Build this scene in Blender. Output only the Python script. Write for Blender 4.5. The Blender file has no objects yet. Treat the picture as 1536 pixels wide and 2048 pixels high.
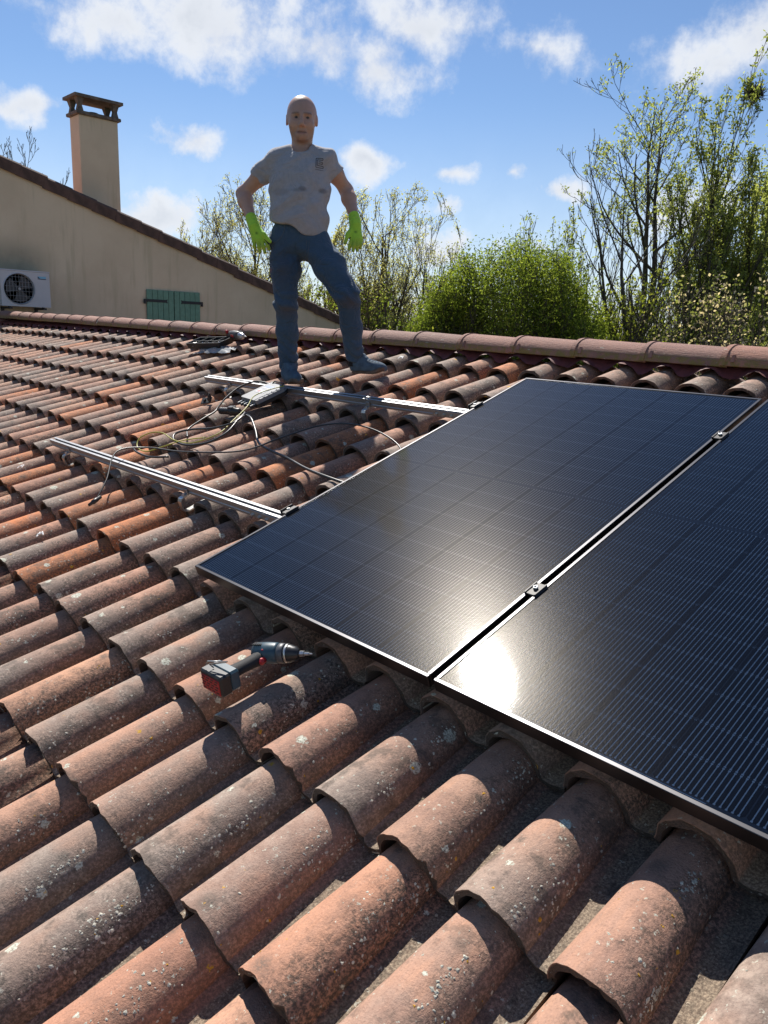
import bpy, bmesh, math, random
import numpy as np
from mathutils import Vector, Matrix, noise as mnoise
from mathutils.bvhtree import BVHTree

SC = bpy.context.scene
COL = SC.collection
R = math.radians
random.seed(7)

# ------------------------------------------------------------------ camera
CZ = 4.6                                   # camera height above the lawn
YAW, PITCH, ROLL = R(46.317), R(13.352), R(2.323)
fwd = Vector((-math.sin(YAW)*math.cos(PITCH), math.cos(YAW)*math.cos(PITCH), -math.sin(PITCH)))
rt0 = Vector((math.cos(YAW), math.sin(YAW), 0)); up0 = rt0.cross(fwd)
rt = rt0*math.cos(ROLL) + up0*math.sin(ROLL); up = -rt0*math.sin(ROLL) + up0*math.cos(ROLL)
CAM = Vector((0, 0, CZ))
cd = bpy.data.cameras.new('camera'); cam = bpy.data.objects.new('camera', cd); COL.objects.link(cam)
cd.sensor_fit = 'VERTICAL'; cd.sensor_height = 36; cd.lens = 1540/2048*36
cd.clip_start = 0.05; cd.clip_end = 3000
m3 = Matrix((rt, up, -fwd)).transposed()
cam.matrix_world = Matrix.Translation(CAM) @ m3.to_4x4()
SC.camera = cam

# ------------------------------------------------------------------ light
SUN_AZ, SUN_EL = R(-60.5), R(50.5)         # azimuth from +Y towards +X
sun_dir = Vector((math.sin(SUN_AZ)*math.cos(SUN_EL), math.cos(SUN_AZ)*math.cos(SUN_EL), math.sin(SUN_EL)))
sd = bpy.data.lights.new('sun', 'SUN'); sd.energy = 5.0; sd.angle = R(0.53); sd.color = (1.0, .94, .86)
so = bpy.data.objects.new('sun', sd); COL.objects.link(so)
so.rotation_euler = sun_dir.to_track_quat('Z', 'Y').to_euler(); so.location = CAM + sun_dir*60

W = bpy.data.worlds.new('World'); SC.world = W; W.use_nodes = True
wt = W.node_tree; wn = wt.nodes; wl = wt.links
for n_ in list(wn): wn.remove(n_)
class NT:
    """tiny helper to write node trees"""
    def __init__(s, tree): s.t = tree; s.n = tree.nodes; s.l = tree.links
    def new(s, typ, **kw):
        n = s.n.new(typ)
        for k, v in kw.items(): setattr(n, k, v)
        return n
    def put(s, sock, v):
        if isinstance(v, bpy.types.NodeSocket): s.l.new(v, sock)
        elif v is not None:
            if hasattr(sock.default_value, '__len__') and not hasattr(v, '__len__'): v = (v,)*len(sock.default_value)
            if hasattr(sock.default_value, '__len__') and len(sock.default_value) == 4 and len(v) == 3: v = (*v, 1)
            sock.default_value = v
    def math(s, op, a, b=None, c=None, clamp=False):
        n = s.new('ShaderNodeMath', operation=op, use_clamp=clamp)
        for i, v in enumerate((a, b, c)):
            if v is not None: s.put(n.inputs[i], v)
        return n.outputs[0]
    def vmath(s, op, a, b=None, out=0):
        n = s.new('ShaderNodeVectorMath', operation=op)
        s.put(n.inputs[0], a)
        if b is not None: s.put(n.inputs['Scale'] if op == 'SCALE' else n.inputs[1], b)
        return n.outputs[out]
    def sstep(s, x, lo, hi, a=0., b=1.):
        n = s.new('ShaderNodeMapRange', interpolation_type='SMOOTHSTEP')
        for i, v in enumerate((x, lo, hi, a, b)): s.put(n.inputs[i], v)
        return n.outputs[0]
    def mix(s, f, a, b, blend='MIX'):
        n = s.new('ShaderNodeMix', data_type='RGBA', blend_type=blend)
        s.put(n.inputs[0], f); s.put(n.inputs[6], a); s.put(n.inputs[7], b)
        return n.outputs[2]
    def noise(s, vec, scale, detail=4, rough=.55, dist=0., dim='3D', w=None, out=0):
        n = s.new('ShaderNodeTexNoise', noise_dimensions=dim)
        if vec is not None: s.put(n.inputs['Vector'], vec)
        if w is not None: s.put(n.inputs['W'], w)
        n.inputs['Scale'].default_value = scale; n.inputs['Detail'].default_value = detail
        n.inputs['Roughness'].default_value = rough; n.inputs['Distortion'].default_value = dist
        return n.outputs[out]
    def voro(s, vec, scale, rnd=1., feature='F1', out='Distance', dim='3D', w=None):
        n = s.new('ShaderNodeTexVoronoi', feature=feature, voronoi_dimensions=dim)
        s.put(n.inputs['Vector'], vec); n.inputs['Scale'].default_value = scale
        n.inputs['Randomness'].default_value = rnd
        if w is not None: s.put(n.inputs['W'], w)
        return n.outputs[out]
    def ramp(s, f, stops, interp='LINEAR'):
        n = s.new('ShaderNodeValToRGB'); s.put(n.inputs[0], f)
        cr = n.color_ramp; cr.interpolation = interp
        while len(cr.elements) < len(stops): cr.elements.new(.5)
        for e, (p, c) in zip(cr.elements, stops): e.position = p; e.color = (*c, 1)
        return n.outputs[0]
    def sep(s, v):
        n = s.new('ShaderNodeSeparateXYZ'); s.put(n.inputs[0], v); return n.outputs
    def comb(s, x, y, z):
        n = s.new('ShaderNodeCombineXYZ')
        for i, v in enumerate((x, y, z)): s.put(n.inputs[i], v)
        return n.outputs[0]

def pix_dir(px, py):
    d = fwd*1540 + rt*(px-768) - up*(py-1024); return d.normalized()
def azel(px, py):
    d = pix_dir(px, py); return math.atan2(-d.x, d.y), math.asin(d.z)

def build_sky():
    g = NT(wt)
    sky = g.new('ShaderNodeTexSky', sky_type='NISHITA', sun_disc=False)
    sky.sun_elevation = SUN_EL; sky.sun_rotation = SUN_AZ % (2*math.pi)
    sky.altitude = 100; sky.air_density = 1.0; sky.dust_density = 0.0; sky.ozone_density = 2.6
    tc = g.new('ShaderNodeTexCoord').outputs['Generated']
    x, y, z = g.sep(tc)
    az = g.math('ARCTAN2', g.math('MULTIPLY', x, -1), y); el = g.math('ARCSINE', z)
    # cumulus heaps: azimuth, elevation, half-widths (degrees), density
    # measured as degrees of azimuth (towards -X) and elevation
    heaps = []
    for (px, py, rx, wgt) in CLOUDS:
        a0, e0 = azel(px, py); heaps.append((a0, e0, rx/1540*.95/math.cos(e0), wgt))
    for (a, e, ra, wgt) in FAR_CLOUDS: heaps.append((R(a), R(e), R(ra), wgt))
    # wobble the lookup so that the outlines billow
    wv = g.noise(tc, 10., 2, .6, out=1)
    ae = g.comb(az, g.math('MULTIPLY', el, 2.2), 0.)
    wob = g.new('ShaderNodeVectorMath', operation='MULTIPLY_ADD')
    g.put(wob.inputs[0], wv); g.put(wob.inputs[1], (.085, .15, 0)); g.put(wob.inputs[2], ae)
    mask = None
    for (a0, e0, ra, wgt) in heaps:
        d = g.vmath('DISTANCE', wob.outputs[0], (a0+.0425, e0*2.2+.075, 0), out=1)
        v = g.math('MULTIPLY_ADD', d, -1.7*wgt/ra, 1.55*wgt)
        mask = v if mask is None else g.math('MAXIMUM', mask, v)
    n1 = g.noise(tc, 16., 6, .64)
    n2 = n1
    body = g.math('ADD', g.math('MAXIMUM', mask, -1.), g.math('MULTIPLY_ADD', n1, 4.2, -2.15))
    cov = g.sstep(body, -.25, 1.35)
    # thin white veil towards the horizon
    veil = g.math('MULTIPLY', g.sstep(el, R(16), R(-1)), .55)
    cov = g.math('MAXIMUM', cov, veil)
    # cloud brightness: sunlit tops, greyer thick cores
    thick = g.sstep(body, .7, 2.9)
    ccol = g.mix(thick, (8.3, 8.6, 9.1), (6.0, 6.4, 7.1))
    ccol = g.mix(g.sstep(n2, .35, .62), g.mix(1., ccol, (.88, .885, .91), 'MULTIPLY'), ccol)
    skyc = g.mix(1., sky.outputs[0], SKY_TINT, 'MULTIPLY')
    col = g.mix(g.math('MULTIPLY', cov, .96), skyc, ccol)
    bg = g.new('ShaderNodeBackground'); g.put(bg.inputs[0], col); bg.inputs[1].default_value = SKY_STRENGTH
    out = g.new('ShaderNodeOutputWorld'); g.l.new(bg.outputs[0], out.inputs[0])

SKY_STRENGTH = 0.07
SKY_TINT = (.90, .96, 1.06)
CLOUDS = [  # seen from the roof: where each heap stands in the sky, how wide it is, how dense
    (230, 45, 150, .9), (420, 45, 220, 1.), (620, 90, 150, 1.), (765, 125, 140, 1.), (850, 45, 160, 1.), (1085, 108, 105, .7),
    (1430, 120, 130, .9), (1540, 75, 150, 1.), (40, 230, 82, .95), (380, 288, 88, .95), (320, 440, 120, 1.05), (735, 340, 85, .95),
    (888, 342, 58, .85), (1030, 337, 52, .75), (875, 425, 55, .75), (1140, 385, 85, .95), (890, 500, 110, .9), (1040, 512, 95, .8), (1400, 425, 170, .8)]
FAR_CLOUDS = [(-65, 25, 22, .9), (-15, 16, 20, .9), (115, 18, 20, .9), (-150, 28, 24, .9)]
build_sky()
W.cycles.sampling_method = 'MANUAL'; W.cycles.sample_map_resolution = 512

vs = SC.view_settings
vs.view_transform = 'Standard'; vs.look = 'None'; vs.exposure = 0.6; vs.gamma = 1.0; vs.use_curve_mapping = False
cy = SC.cycles
cy.max_bounces = 8; cy.diffuse_bounces = 3; cy.glossy_bounces = 4; cy.transmission_bounces = 6; cy.transparent_max_bounces = 12
cy.sample_clamp_indirect = 6.0; cy.use_denoising = True
cy.caustics_reflective = False; cy.caustics_refractive = False

# ------------------------------------------------------------------ helpers
def tag(o, label=None, cat=None, group=None, kind=None):
    if label: o['label'] = label
    if cat: o['category'] = cat
    if group: o['group'] = group
    if kind: o['kind'] = kind
    return o
def empty(name, loc=(0, 0, 0), rot=None, parent=None):
    o = bpy.data.objects.new(name, None); COL.objects.link(o); o.empty_display_size = .1
    o.location = loc
    if rot is not None: o.rotation_euler = rot
    if parent: o.parent = parent
    return o
def mesh_obj(name, me, mat=None, parent=None):
    o = bpy.data.objects.new(name, me); COL.objects.link(o)
    if mat is not None and not me.materials: me.materials.append(mat)
    if parent: o.parent = parent
    return o
class MB:
    """collects polygons; build() links them as one mesh object"""
    def __init__(s): s.v = []; s.f = []; s.sm = []
    def add(s, vs_, fs_, smooth=False):
        b = len(s.v); s.v.extend([tuple(p) for p in vs_])
        for f_ in fs_: s.f.append(tuple(i+b for i in f_)); s.sm.append(smooth)
    def box(s, c, size, M=None, bev=0.0):
        M = M or Matrix.Identity(4); c = Vector(c); hx, hy, hz = size[0]/2, size[1]/2, size[2]/2
        if bev <= 0:
            vs_ = [M @ (c+Vector((x*hx, y*hy, z*hz))) for z in (-1, 1) for y in (-1, 1) for x in (-1, 1)]
            s.add(vs_, [(0, 2, 3, 1), (4, 5, 7, 6), (0, 1, 5, 4), (2, 6, 7, 3), (0, 4, 6, 2), (1, 3, 7, 5)]); return
        b = min(bev, hx*.9, hy*.9, hz*.9)
        def ring(ix, iy, z): return [Vector((x, y, z)) for x, y in ((-ix+b, -iy), (ix-b, -iy), (ix, -iy+b), (ix, iy-b), (ix-b, iy), (-ix+b, iy), (-ix, iy-b), (-ix, -iy+b))]
        rs = [ring(hx-b, hy-b, -hz), ring(hx, hy, -hz+b), ring(hx, hy, hz-b), ring(hx-b, hy-b, hz)]
        s.loft([[M @ (c+p) for p in r_] for r_ in rs], True, True)
    def loft(s, rings, cap0=True, cap1=True, smooth=False):
        n = len(rings[0]); b = len(s.v)
        for r_ in rings: s.v.extend([tuple(p) for p in r_])
        for i in range(len(rings)-1):
            for j in range(n):
                k = (j+1) % n
                s.f.append((b+i*n+j, b+i*n+k, b+(i+1)*n+k, b+(i+1)*n+j)); s.sm.append(smooth)
        if cap0: s.f.append(tuple(b+j for j in reversed(range(n)))); s.sm.append(False)
        if cap1: s.f.append(tuple(b+(len(rings)-1)*n+j for j in range(n))); s.sm.append(False)
    def lathe(s, prof, M=None, seg=20, smooth=True, cap=True):
        """prof: list of (z, r); axis local z"""
        M = M or Matrix.Identity(4)
        rs = [[M @ Vector((r_*math.cos(2*math.pi*j/seg), r_*math.sin(2*math.pi*j/seg), z)) for j in range(seg)] for z, r_ in prof]
        s.loft(rs, cap, cap, smooth)
    def tube(s, pts, rad, seg=6, smooth=True, cap=True):
        pts = [Vector(p) for p in pts]
        rads = rad if hasattr(rad, '__len__') else [rad]*len(pts)
        rs = []; prev = None
        for i, p in enumerate(pts):
            t = (pts[min(i+1, len(pts)-1)]-pts[max(i-1, 0)])
            t = t.normalized() if t.length > 1e-9 else Vector((0, 0, 1))
            if prev is None:
                a = t.cross(Vector((0, 0, 1)));
                if a.length < 1e-3: a = t.cross(Vector((1, 0, 0)))
                a.normalize()
            else:
                a = prev - t*prev.dot(t); a.normalize()
            prev = a; b_ = t.cross(a)
            rs.append([p + (a*math.cos(2*math.pi*j/seg)+b_*math.sin(2*math.pi*j/seg))*rads[i] for j in range(seg)])
        s.loft(rs, cap, cap, smooth)
    def prism(s, outline, d, M=None):
        """outline: 2D points (x,y), extruded from z=0 to z=d in M"""
        M = M or Matrix.Identity(4)
        s.loft([[M @ Vector((x, y, 0)) for x, y in outline], [M @ Vector((x, y, d)) for x, y in outline]])
    def mesh(s, name):
        me = bpy.data.meshes.new(name); me.from_pydata(s.v, [], s.f)
        me.polygons.foreach_set('use_smooth', s.sm); me.update(); return me
    def build(s, name, mat, parent=None):
        me = s.mesh(name)
        bm = bmesh.new(); bm.from_mesh(me); bmesh.ops.recalc_face_normals(bm, faces=bm.faces); bm.to_mesh(me); bm.free()
        return mesh_obj(name, me, mat, parent)
def spline(pts, n=8):
    """Catmull-Rom through the points"""
    pts = [Vector(p) for p in pts]; out = []
    q = [pts[0]*2-pts[1]] + pts + [pts[-1]*2-pts[-2]]
    for i in range(1, len(q)-2):
        for k in range(n):
            t = k/n; a, b, c, d = q[i-1], q[i], q[i+1], q[i+2]
            out.append(.5*((2*b)+(c-a)*t+(2*a-5*b+4*c-d)*t*t+(3*b-a-3*c+d)*t**3))
    out.append(pts[-1]); return out

def material(name):
    m = bpy.data.materials.new(name); m.use_nodes = True
    g = NT(m.node_tree); b = g.n['Principled BSDF']; return m, g, b
def simple(name, col, rough=.6, metal=0., spec=.5, var=.0, vscale=20., bump=0., bscale=200., coat=0.):
    m, g, b = material(name)
    b.inputs['Roughness'].default_value = rough; b.inputs['Metallic'].default_value = metal
    b.inputs['Specular IOR Level'].default_value = spec
    b.inputs['Coat Weight'].default_value = coat
    tc = g.new('ShaderNodeTexCoord').outputs['Object']
    if var > 0:
        n = g.noise(tc, vscale, 5, .6)
        dark = tuple(c*(1-var) for c in col); lite = tuple(min(1, c*(1+var)) for c in col)
        g.put(b.inputs['Base Color'], g.mix(g.sstep(n, .3, .7), dark, lite))
        g.put(b.inputs['Roughness'], g.math('MULTIPLY_ADD', n, .25, rough-.12))
    else: b.inputs['Base Color'].default_value = (*col, 1)
    if bump > 0:
        bp = g.new('ShaderNodeBump'); bp.inputs['Strength'].default_value = bump; bp.inputs['Distance'].default_value = .002
        g.put(bp.inputs['Height'], g.noise(tc, bscale, 4, .6)); g.l.new(bp.outputs[0], b.inputs['Normal'])
    return m

# ------------------------------------------------------------------ roof frame: u along the ridge, v up the slope, k off the panel plane
TH = R(18.854); HP = 1.21525
eV = Vector((0, math.cos(TH), math.sin(TH))); nV = Vector((0, -math.sin(TH), math.cos(TH))); xV = Vector((1, 0, 0))
def P(u, v, k=0.): return CAM + nV*(k-HP) + xV*u + eV*v
RM = Matrix((xV, eV, nV)).transposed()               # roof rotation
def RF(u, v, k=0., rz=0.): return Matrix.Translation(P(u, v, k)) @ RM.to_4x4() @ Matrix.Rotation(rz, 4, 'Z')
def project(p):
    d = Vector(p)-CAM; z = d.dot(fwd)
    if z < .05: return None
    return 768+1540*d.dot(rt)/z, 1024-1540*d.dot(up)/z, z

TP, TE, TL = .2268, .375, .455                       # tile pitch, exposure, length
U0, V0 = -.520, .245                                 # a crest line, a nose line
KB = -.178                                           # bed level of the tiles
PU0, PV0, PW, PH = -2.3278, .971, 1.134, 1.951       # first panel corner and size
V_RIDGE = 3.60                                       # ridge axis
RIDGE_Y = (P(0, V_RIDGE, 0)).y
# ------------------------------------------------------------------ clay tile material
def clay(name, from_attr=False, ridge=False, fresh=False):
    """UV holds metres across the tile (0 at the crest) and metres up from its nose"""
    m, g, b = material(name)
    if from_attr: rnd = g.new('ShaderNodeAttribute', attribute_name='tile_random').outputs['Fac']
    else: rnd = g.new('ShaderNodeObjectInfo').outputs['Random']
    uv = g.new('ShaderNodeUVMap').outputs[0]
    sx, sy, _ = g.sep(uv)
    ofs = g.vmath('SCALE', g.comb(rnd, g.math('FRACT', g.math('MULTIPLY', rnd, 7.7)), 0.), 61.)
    pos = g.vmath('ADD', uv, ofs)
    def n2d(scale, det, rough=.6, out=0, vec=None): return g.noise(vec or pos, scale, det, rough, dim='2D', out=out)
    r2 = g.math('FRACT', g.math('MULTIPLY', rnd, 17.13)); r3 = g.math('FRACT', g.math('MULTIPLY', rnd, 71.7)); r4 = g.math('FRACT', g.math('MULTIPLY', rnd, 233.3))
    big = n2d(6., 1.5); mid = n2d(24., 4, .65); fine = n2d(170., 3, .7)
    if ridge:
        stops = [(0, (.265, .150, .122)), (.35, (.30, .165, .13)), (.6, (.235, .150, .125)), (.85, (.33, .17, .125)), (1, (.27, .16, .135))]
    else:
        stops = TILE_TONES
    if fresh: stops = [(0, (.50, .185, .075)), (.5, (.56, .215, .085)), (1, (.48, .20, .095))]
    base = g.ramp(rnd, stops)
    if not ridge: base = g.mix(1., base, (.95, .94, .93), 'MULTIPLY')
    streak = n2d(1., 3, vec=g.vmath('MULTIPLY', pos, (60., 9., 0)))
    col = g.mix(g.sstep(streak, .35, .7, 0., .40), base, g.mix(1., base, (1.28, 1.16, 1.02), 'MULTIPLY'))
    col = g.mix(g.sstep(big, .38, .68, 0., .5), col, g.mix(1., base, (.74, .72, .74), 'MULTIPLY'))
    if not ridge:
        # greyed nose and greyed tiles
        gl = g.sstep(g.math('MULTIPLY_ADD', mid, .22, sy), .40, .12)
        grey = g.mix(g.sstep(mid, .3, .7), (.20, .165, .14), (.37, .31, .26))
        gf = g.math('MULTIPLY', gl, g.sstep(r2, .25, .85, 0., .85))
        gf = g.math('MAXIMUM', gf, g.math('MULTIPLY', g.sstep(r3, .5, .9), g.sstep(big, .3, .6, .25, .8)))
        if not fresh: col = g.mix(gf, col, grey)
        # algae film on the right flank, its colour deepened to add painted shade
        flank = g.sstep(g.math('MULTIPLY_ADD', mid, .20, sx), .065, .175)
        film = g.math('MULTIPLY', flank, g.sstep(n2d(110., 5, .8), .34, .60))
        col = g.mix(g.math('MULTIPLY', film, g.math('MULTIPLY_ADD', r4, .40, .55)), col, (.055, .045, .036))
        patch = g.math('MULTIPLY', g.sstep(n2d(13., 4, .7), .50, .66), g.sstep(r2, .2, .75, .15, .62))
        col = g.mix(patch, col, (.085, .068, .055))
        # channel: washed-in dust and grit
        pan = g.sstep(sx, .128, .142, 0., .92)
        sandy = g.mix(g.sstep(fine, .35, .7), (.13, .098, .070), (.29, .23, .165))
        sandy = g.mix(g.sstep(mid, .52, .68, 0., .6), sandy, (.06, .048, .035))
        col = g.mix(pan, col, sandy)
    if not ridge:   # near-black nose faces and undersides
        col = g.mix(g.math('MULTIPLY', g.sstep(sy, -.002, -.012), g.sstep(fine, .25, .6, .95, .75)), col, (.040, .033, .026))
    rag = g.vmath('ADD', pos, g.vmath('SCALE', n2d(120., 2, .7, out=1), .018))
    # round soot and algae spots
    def voro2(vec, scale):
        n = g.new('ShaderNodeTexVoronoi', voronoi_dimensions='2D'); g.put(n.inputs['Vector'], vec); n.inputs['Scale'].default_value = scale
        return n.outputs['Distance'], g.sep(n.outputs['Color'])
    d, (ca, cb, cc) = voro2(rag, 7.)
    spot = g.math('MULTIPLY', g.sstep(d, g.math('MULTIPLY_ADD', cb, .16, .10), .03), g.math('GREATER_THAN', ca, .66))
    col = g.mix(g.math('MULTIPLY', spot, g.sstep(fine, .3, .62, .2, .75 if not ridge else .35)), col, (.085, .075, .062))
    # grain: dark pits, pale grit
    col = g.mix(g.sstep(fine, .46, .28, 0., .45), col, g.mix(1., col, (.5, .48, .47), 'MULTIPLY'))
    col = g.mix(g.sstep(fine, .55, .74, 0., .40), col, g.mix(1., col, (1.5, 1.45, 1.4), 'MULTIPLY'))
    # pale crusty lichen rosettes and smaller flakes
    d, (la, lb, lc) = voro2(g.vmath('ADD', rag, (3.3, 7.1, 0)), 8.5)
    rad = g.math('MULTIPLY_ADD', g.math('MULTIPLY', lb, lb), .13, .05)
    lich = g.math('MULTIPLY', g.sstep(d, rad, g.math('MULTIPLY', rad, .74)), g.math('GREATER_THAN', la, .62 if not ridge else .86))
    lich = g.math('MULTIPLY', lich, g.sstep(fine, .30, .46))
    d, (fa, fb, fc) = voro2(rag, 62.)
    flk = g.math('MULTIPLY', g.sstep(d, g.math('MULTIPLY_ADD', fb, .16, .10), .08), g.math('GREATER_THAN', fa, .80))
    flk = g.math('MULTIPLY', flk, g.sstep(big, .42, .56))
    lcol = g.mix(g.sstep(fine, .3, .7), (.30, .31, .24), (.62, .62, .52))
    lcol = g.mix(g.math('GREATER_THAN', lc, .93), lcol, (.52, .30, .04))
    col = g.mix(lich, col, lcol)
    col = g.mix(g.math('MULTIPLY', flk, .9), col, g.mix(g.math('GREATER_THAN', fc, .96), (.46, .45, .37), (.55, .30, .03)))
    if ridge:
        edge = g.math('MULTIPLY', g.sstep(sy, .10, .0), g.sstep(mid, .35, .6))
        col = g.mix(g.math('MULTIPLY', edge, .8), col, (.20, .17, .04))
    g.put(b.inputs['Base Color'], col)
    b.inputs['Roughness'].default_value = .82; b.inputs['Specular IOR Level'].default_value = .35
    hgt = g.math('ADD', g.math('MULTIPLY', n2d(190., 3, .7), .55), g.math('MULTIPLY', n2d(28., 1, .5), .8))
    bp = g.new('ShaderNodeBump'); bp.inputs['Strength'].default_value = .9; bp.inputs['Distance'].default_value = .0034
    g.put(bp.inputs['Height'], hgt); g.l.new(bp.outputs[0], b.inputs['Normal'])
    return m
TILE_TONES = [(0, (.42, .22, .145)), (.12, (.52, .285, .19)), (.24, (.39, .24, .175)), (.36, (.53, .30, .195)), (.48, (.34, .225, .175)), (.58, (.49, .255, .17)), (.68, (.38, .245, .185)),
              (.78, (.46, .265, .185)), (.87, (.41, .225, .16)), (.93, (.51, .25, .145)), (.965, (.58, .215, .085)), (1., (.62, .20, .06))]
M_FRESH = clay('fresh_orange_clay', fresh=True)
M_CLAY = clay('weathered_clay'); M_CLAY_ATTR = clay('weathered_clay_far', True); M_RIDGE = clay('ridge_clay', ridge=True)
M_RIDGE_ATTR = M_RIDGE
M_FLASH = simple('red_brown_flashing', (.115, .028, .026), .65, var=.3, vscale=30, bump=.4, bscale=90)
M_DECK = simple('roof_boards', (.045, .032, .025), .9, var=.3)
M_PLASTER_OUT = simple('wing_render', (.42, .34, .24), .9, var=.12, vscale=3, bump=.4, bscale=120)

def tile_mesh(seed, L=TL, nseg=15, ylev=(0., .025, .5, 1.)):
    rg = random.Random(seed); ph = [rg.uniform(0, 6.3) for _ in range(6)]
    T = .0135
    def arcs(lst):
        c = [0.]
        for p, q in zip(lst[:-1], lst[1:]): c.append(c[-1]+math.hypot(q[0]-p[0], q[1]-p[1]))
        z0_ = c[len(lst)//2-2]; return [v_-z0_ for v_ in c]
    def section(y):
        t = y/TL
        a = .0870 - .0190*t; hgt = .0860 - .0190*t; dz = -.036*t
        wob = 1 + .010*math.sin(ph[0]+3*t) 
        top = []
        # foot flange, arch, channel, lip
        top.append((-a-.004, -.010+dz))
        for i in range(nseg+1):
            ang = math.pi*i/nseg
            c_, s_ = math.cos(ang), max(0., math.sin(ang))
            x = -a*c_; z = hgt*(s_**.86)*wob*(1+.012*math.sin(ph[1]+ang*2)) 
            top.append((x, z+dz))
        xr = TP-.0870
        for q, zz in ((.16, -.003), (.45, -.007), (.78, -.005), (1.0, .000), (1.16, .006)):
            top.append((a+(xr-a)*q, zz+dz))
        inner = []
        inner.append((-a+.010, -.016+dz))
        for i in range(nseg+1):
            ang = math.pi*i/nseg
            c_, s_ = math.cos(ang), max(0., math.sin(ang))
            inner.append((-(a-T*.95)*c_, (hgt-T)*(s_**.86)*wob-.006*(1-s_)+dz))
        for q, zz in ((.16, -.016), (.45, -.020), (.78, -.018), (1.0, -.013), (1.16, -.007)):
            inner.append((a+(xr-a)*q, zz+dz))
        return top, inner
    v = []; uv = []; rings = []
    ys = [L*q for q in ylev]
    for iy, y in enumerate(ys):
        top, inner = section(y)
        ring = []
        for lst, side in ((top, 0), (list(reversed(inner)), 1)):
            al = arcs(top) if side == 0 else list(reversed(arcs(inner)))
            for i, (x, z) in enumerate(lst):
                yy = y
                if iy == 0:
                    yy += .0026*math.sin(ph[2]+x*60)+.0018*math.sin(ph[3]+x*150)
                    if side == 0: yy += .0012; 
                    if rg.random() < .07: yy += rg.uniform(.002, .009)
                ring.append(len(v)); v.append((x, yy, z)); uv.append((al[i], y if side == 0 else -.05))
        rings.append(ring)
    f = []; sm = []
    n = len(rings[0]); nt_ = nseg+2+5
    for a_, b_ in zip(rings[:-1], rings[1:]):
        for j in range(n):
            k = (j+1) % n
            f.append((a_[j], a_[k], b_[k], b_[j])); sm.append(j != nt_-1 and j != n-1)
    # nose and tail faces as strips between the upper and lower skins
    for ring, flip in ((rings[0], False), (rings[-1], True)):
        for j in range(nt_-1):
            q = (ring[j], ring[n-1-j], ring[n-2-j], ring[j+1])
            f.append(q[::-1] if flip else q); sm.append(False)
    me = bpy.data.meshes.new('tile'); me.from_pydata(v, [], f)
    ul = me.uv_layers.new(name='UVMap')
    li = np.zeros(len(me.loops), dtype=np.int32); me.loops.foreach_get('vertex_index', li)
    ul.data.foreach_set('uv', np.array(uv, dtype=np.float32)[li].ravel())
    me.polygons.foreach_set('use_smooth', sm)
    bm = bmesh.new(); bm.from_mesh(me); bmesh.ops.recalc_face_normals(bm, faces=bm.faces)
    for e in bm.edges:
        if len(e.link_faces) == 2 and e.calc_face_angle(0) > R(50): e.smooth = False
    bm.to_mesh(me); bm.free(); me.update()
    return me

house = empty('low_house', (-5, 0, 0))
tag(house, 'low house wing with a wide roof of weathered terracotta tiles under the solar panels', 'house')
HL = Matrix.Translation((-5, 0, 0)).inverted()
def put(o, parent, M):
    """parent o keeping the world matrix M (parents here are only translated)"""
    o.parent = parent; o.matrix_parent_inverse = Matrix.Identity(4)
    o.matrix_local = parent_world(parent).inverted() @ M
_pw = {}
def parent_world(p):
    M = p.matrix_basis.copy(); q = p.parent
    while q: M = q.matrix_basis @ M; q = q.parent
    return M

U_END, U_BEG, V_EAVE = -12.97, 1.9, -1.02
mb = MB()
ridge_pt = lambda u: Vector((u, RIDGE_Y, P(0, V_RIDGE, KB-.075).z))
for s_ in (1, -1):
    e0 = P(0, V_EAVE+.08, KB-.075); dy = RIDGE_Y-e0.y
    a = [Vector((U_END, RIDGE_Y-s_*dy, e0.z)), Vector((U_BEG, RIDGE_Y-s_*dy, e0.z)), Vector((U_BEG, RIDGE_Y, ridge_pt(0).z)), Vector((U_END, RIDGE_Y, ridge_pt(0).z))]
    b_ = [p - Vector((0, 0, .06)) for p in a]
    mb.add(a+b_, [(0, 1, 2, 3), (7, 6, 5, 4), (0, 4, 5, 1), (0, 3, 7, 4), (1, 5, 6, 2)])
roof = mb.build('roof', M_DECK, house); put(roof, house, Matrix.Identity(4))
mb = MB()
ye = P(0, V_EAVE, KB).y + .35
zt = P(0, V_EAVE, KB).z
mb.box(((U_END+U_BEG)/2, RIDGE_Y, zt/2), (U_BEG-U_END-.3, 2*(RIDGE_Y-ye), zt))
# gable triangles on top of the box
for xx in (U_BEG-.16, U_END+.16):
    zz = ridge_pt(0).z-.08
    mb.add([(xx-.01, ye, zt), (xx+.01, ye, zt), (xx+.01, 2*RIDGE_Y-ye, zt), (xx-.01, 2*RIDGE_Y-ye, zt), (xx-.01, RIDGE_Y, zz), (xx+.01, RIDGE_Y, zz)],
           [(0, 1, 2, 3), (0, 3, 4), (1, 5, 2), (0, 4, 5, 1), (3, 2, 5, 4)])
w_ = mb.build('wall', M_PLASTER_OUT, house); put(w_, house, Matrix.Identity(4))

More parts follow.
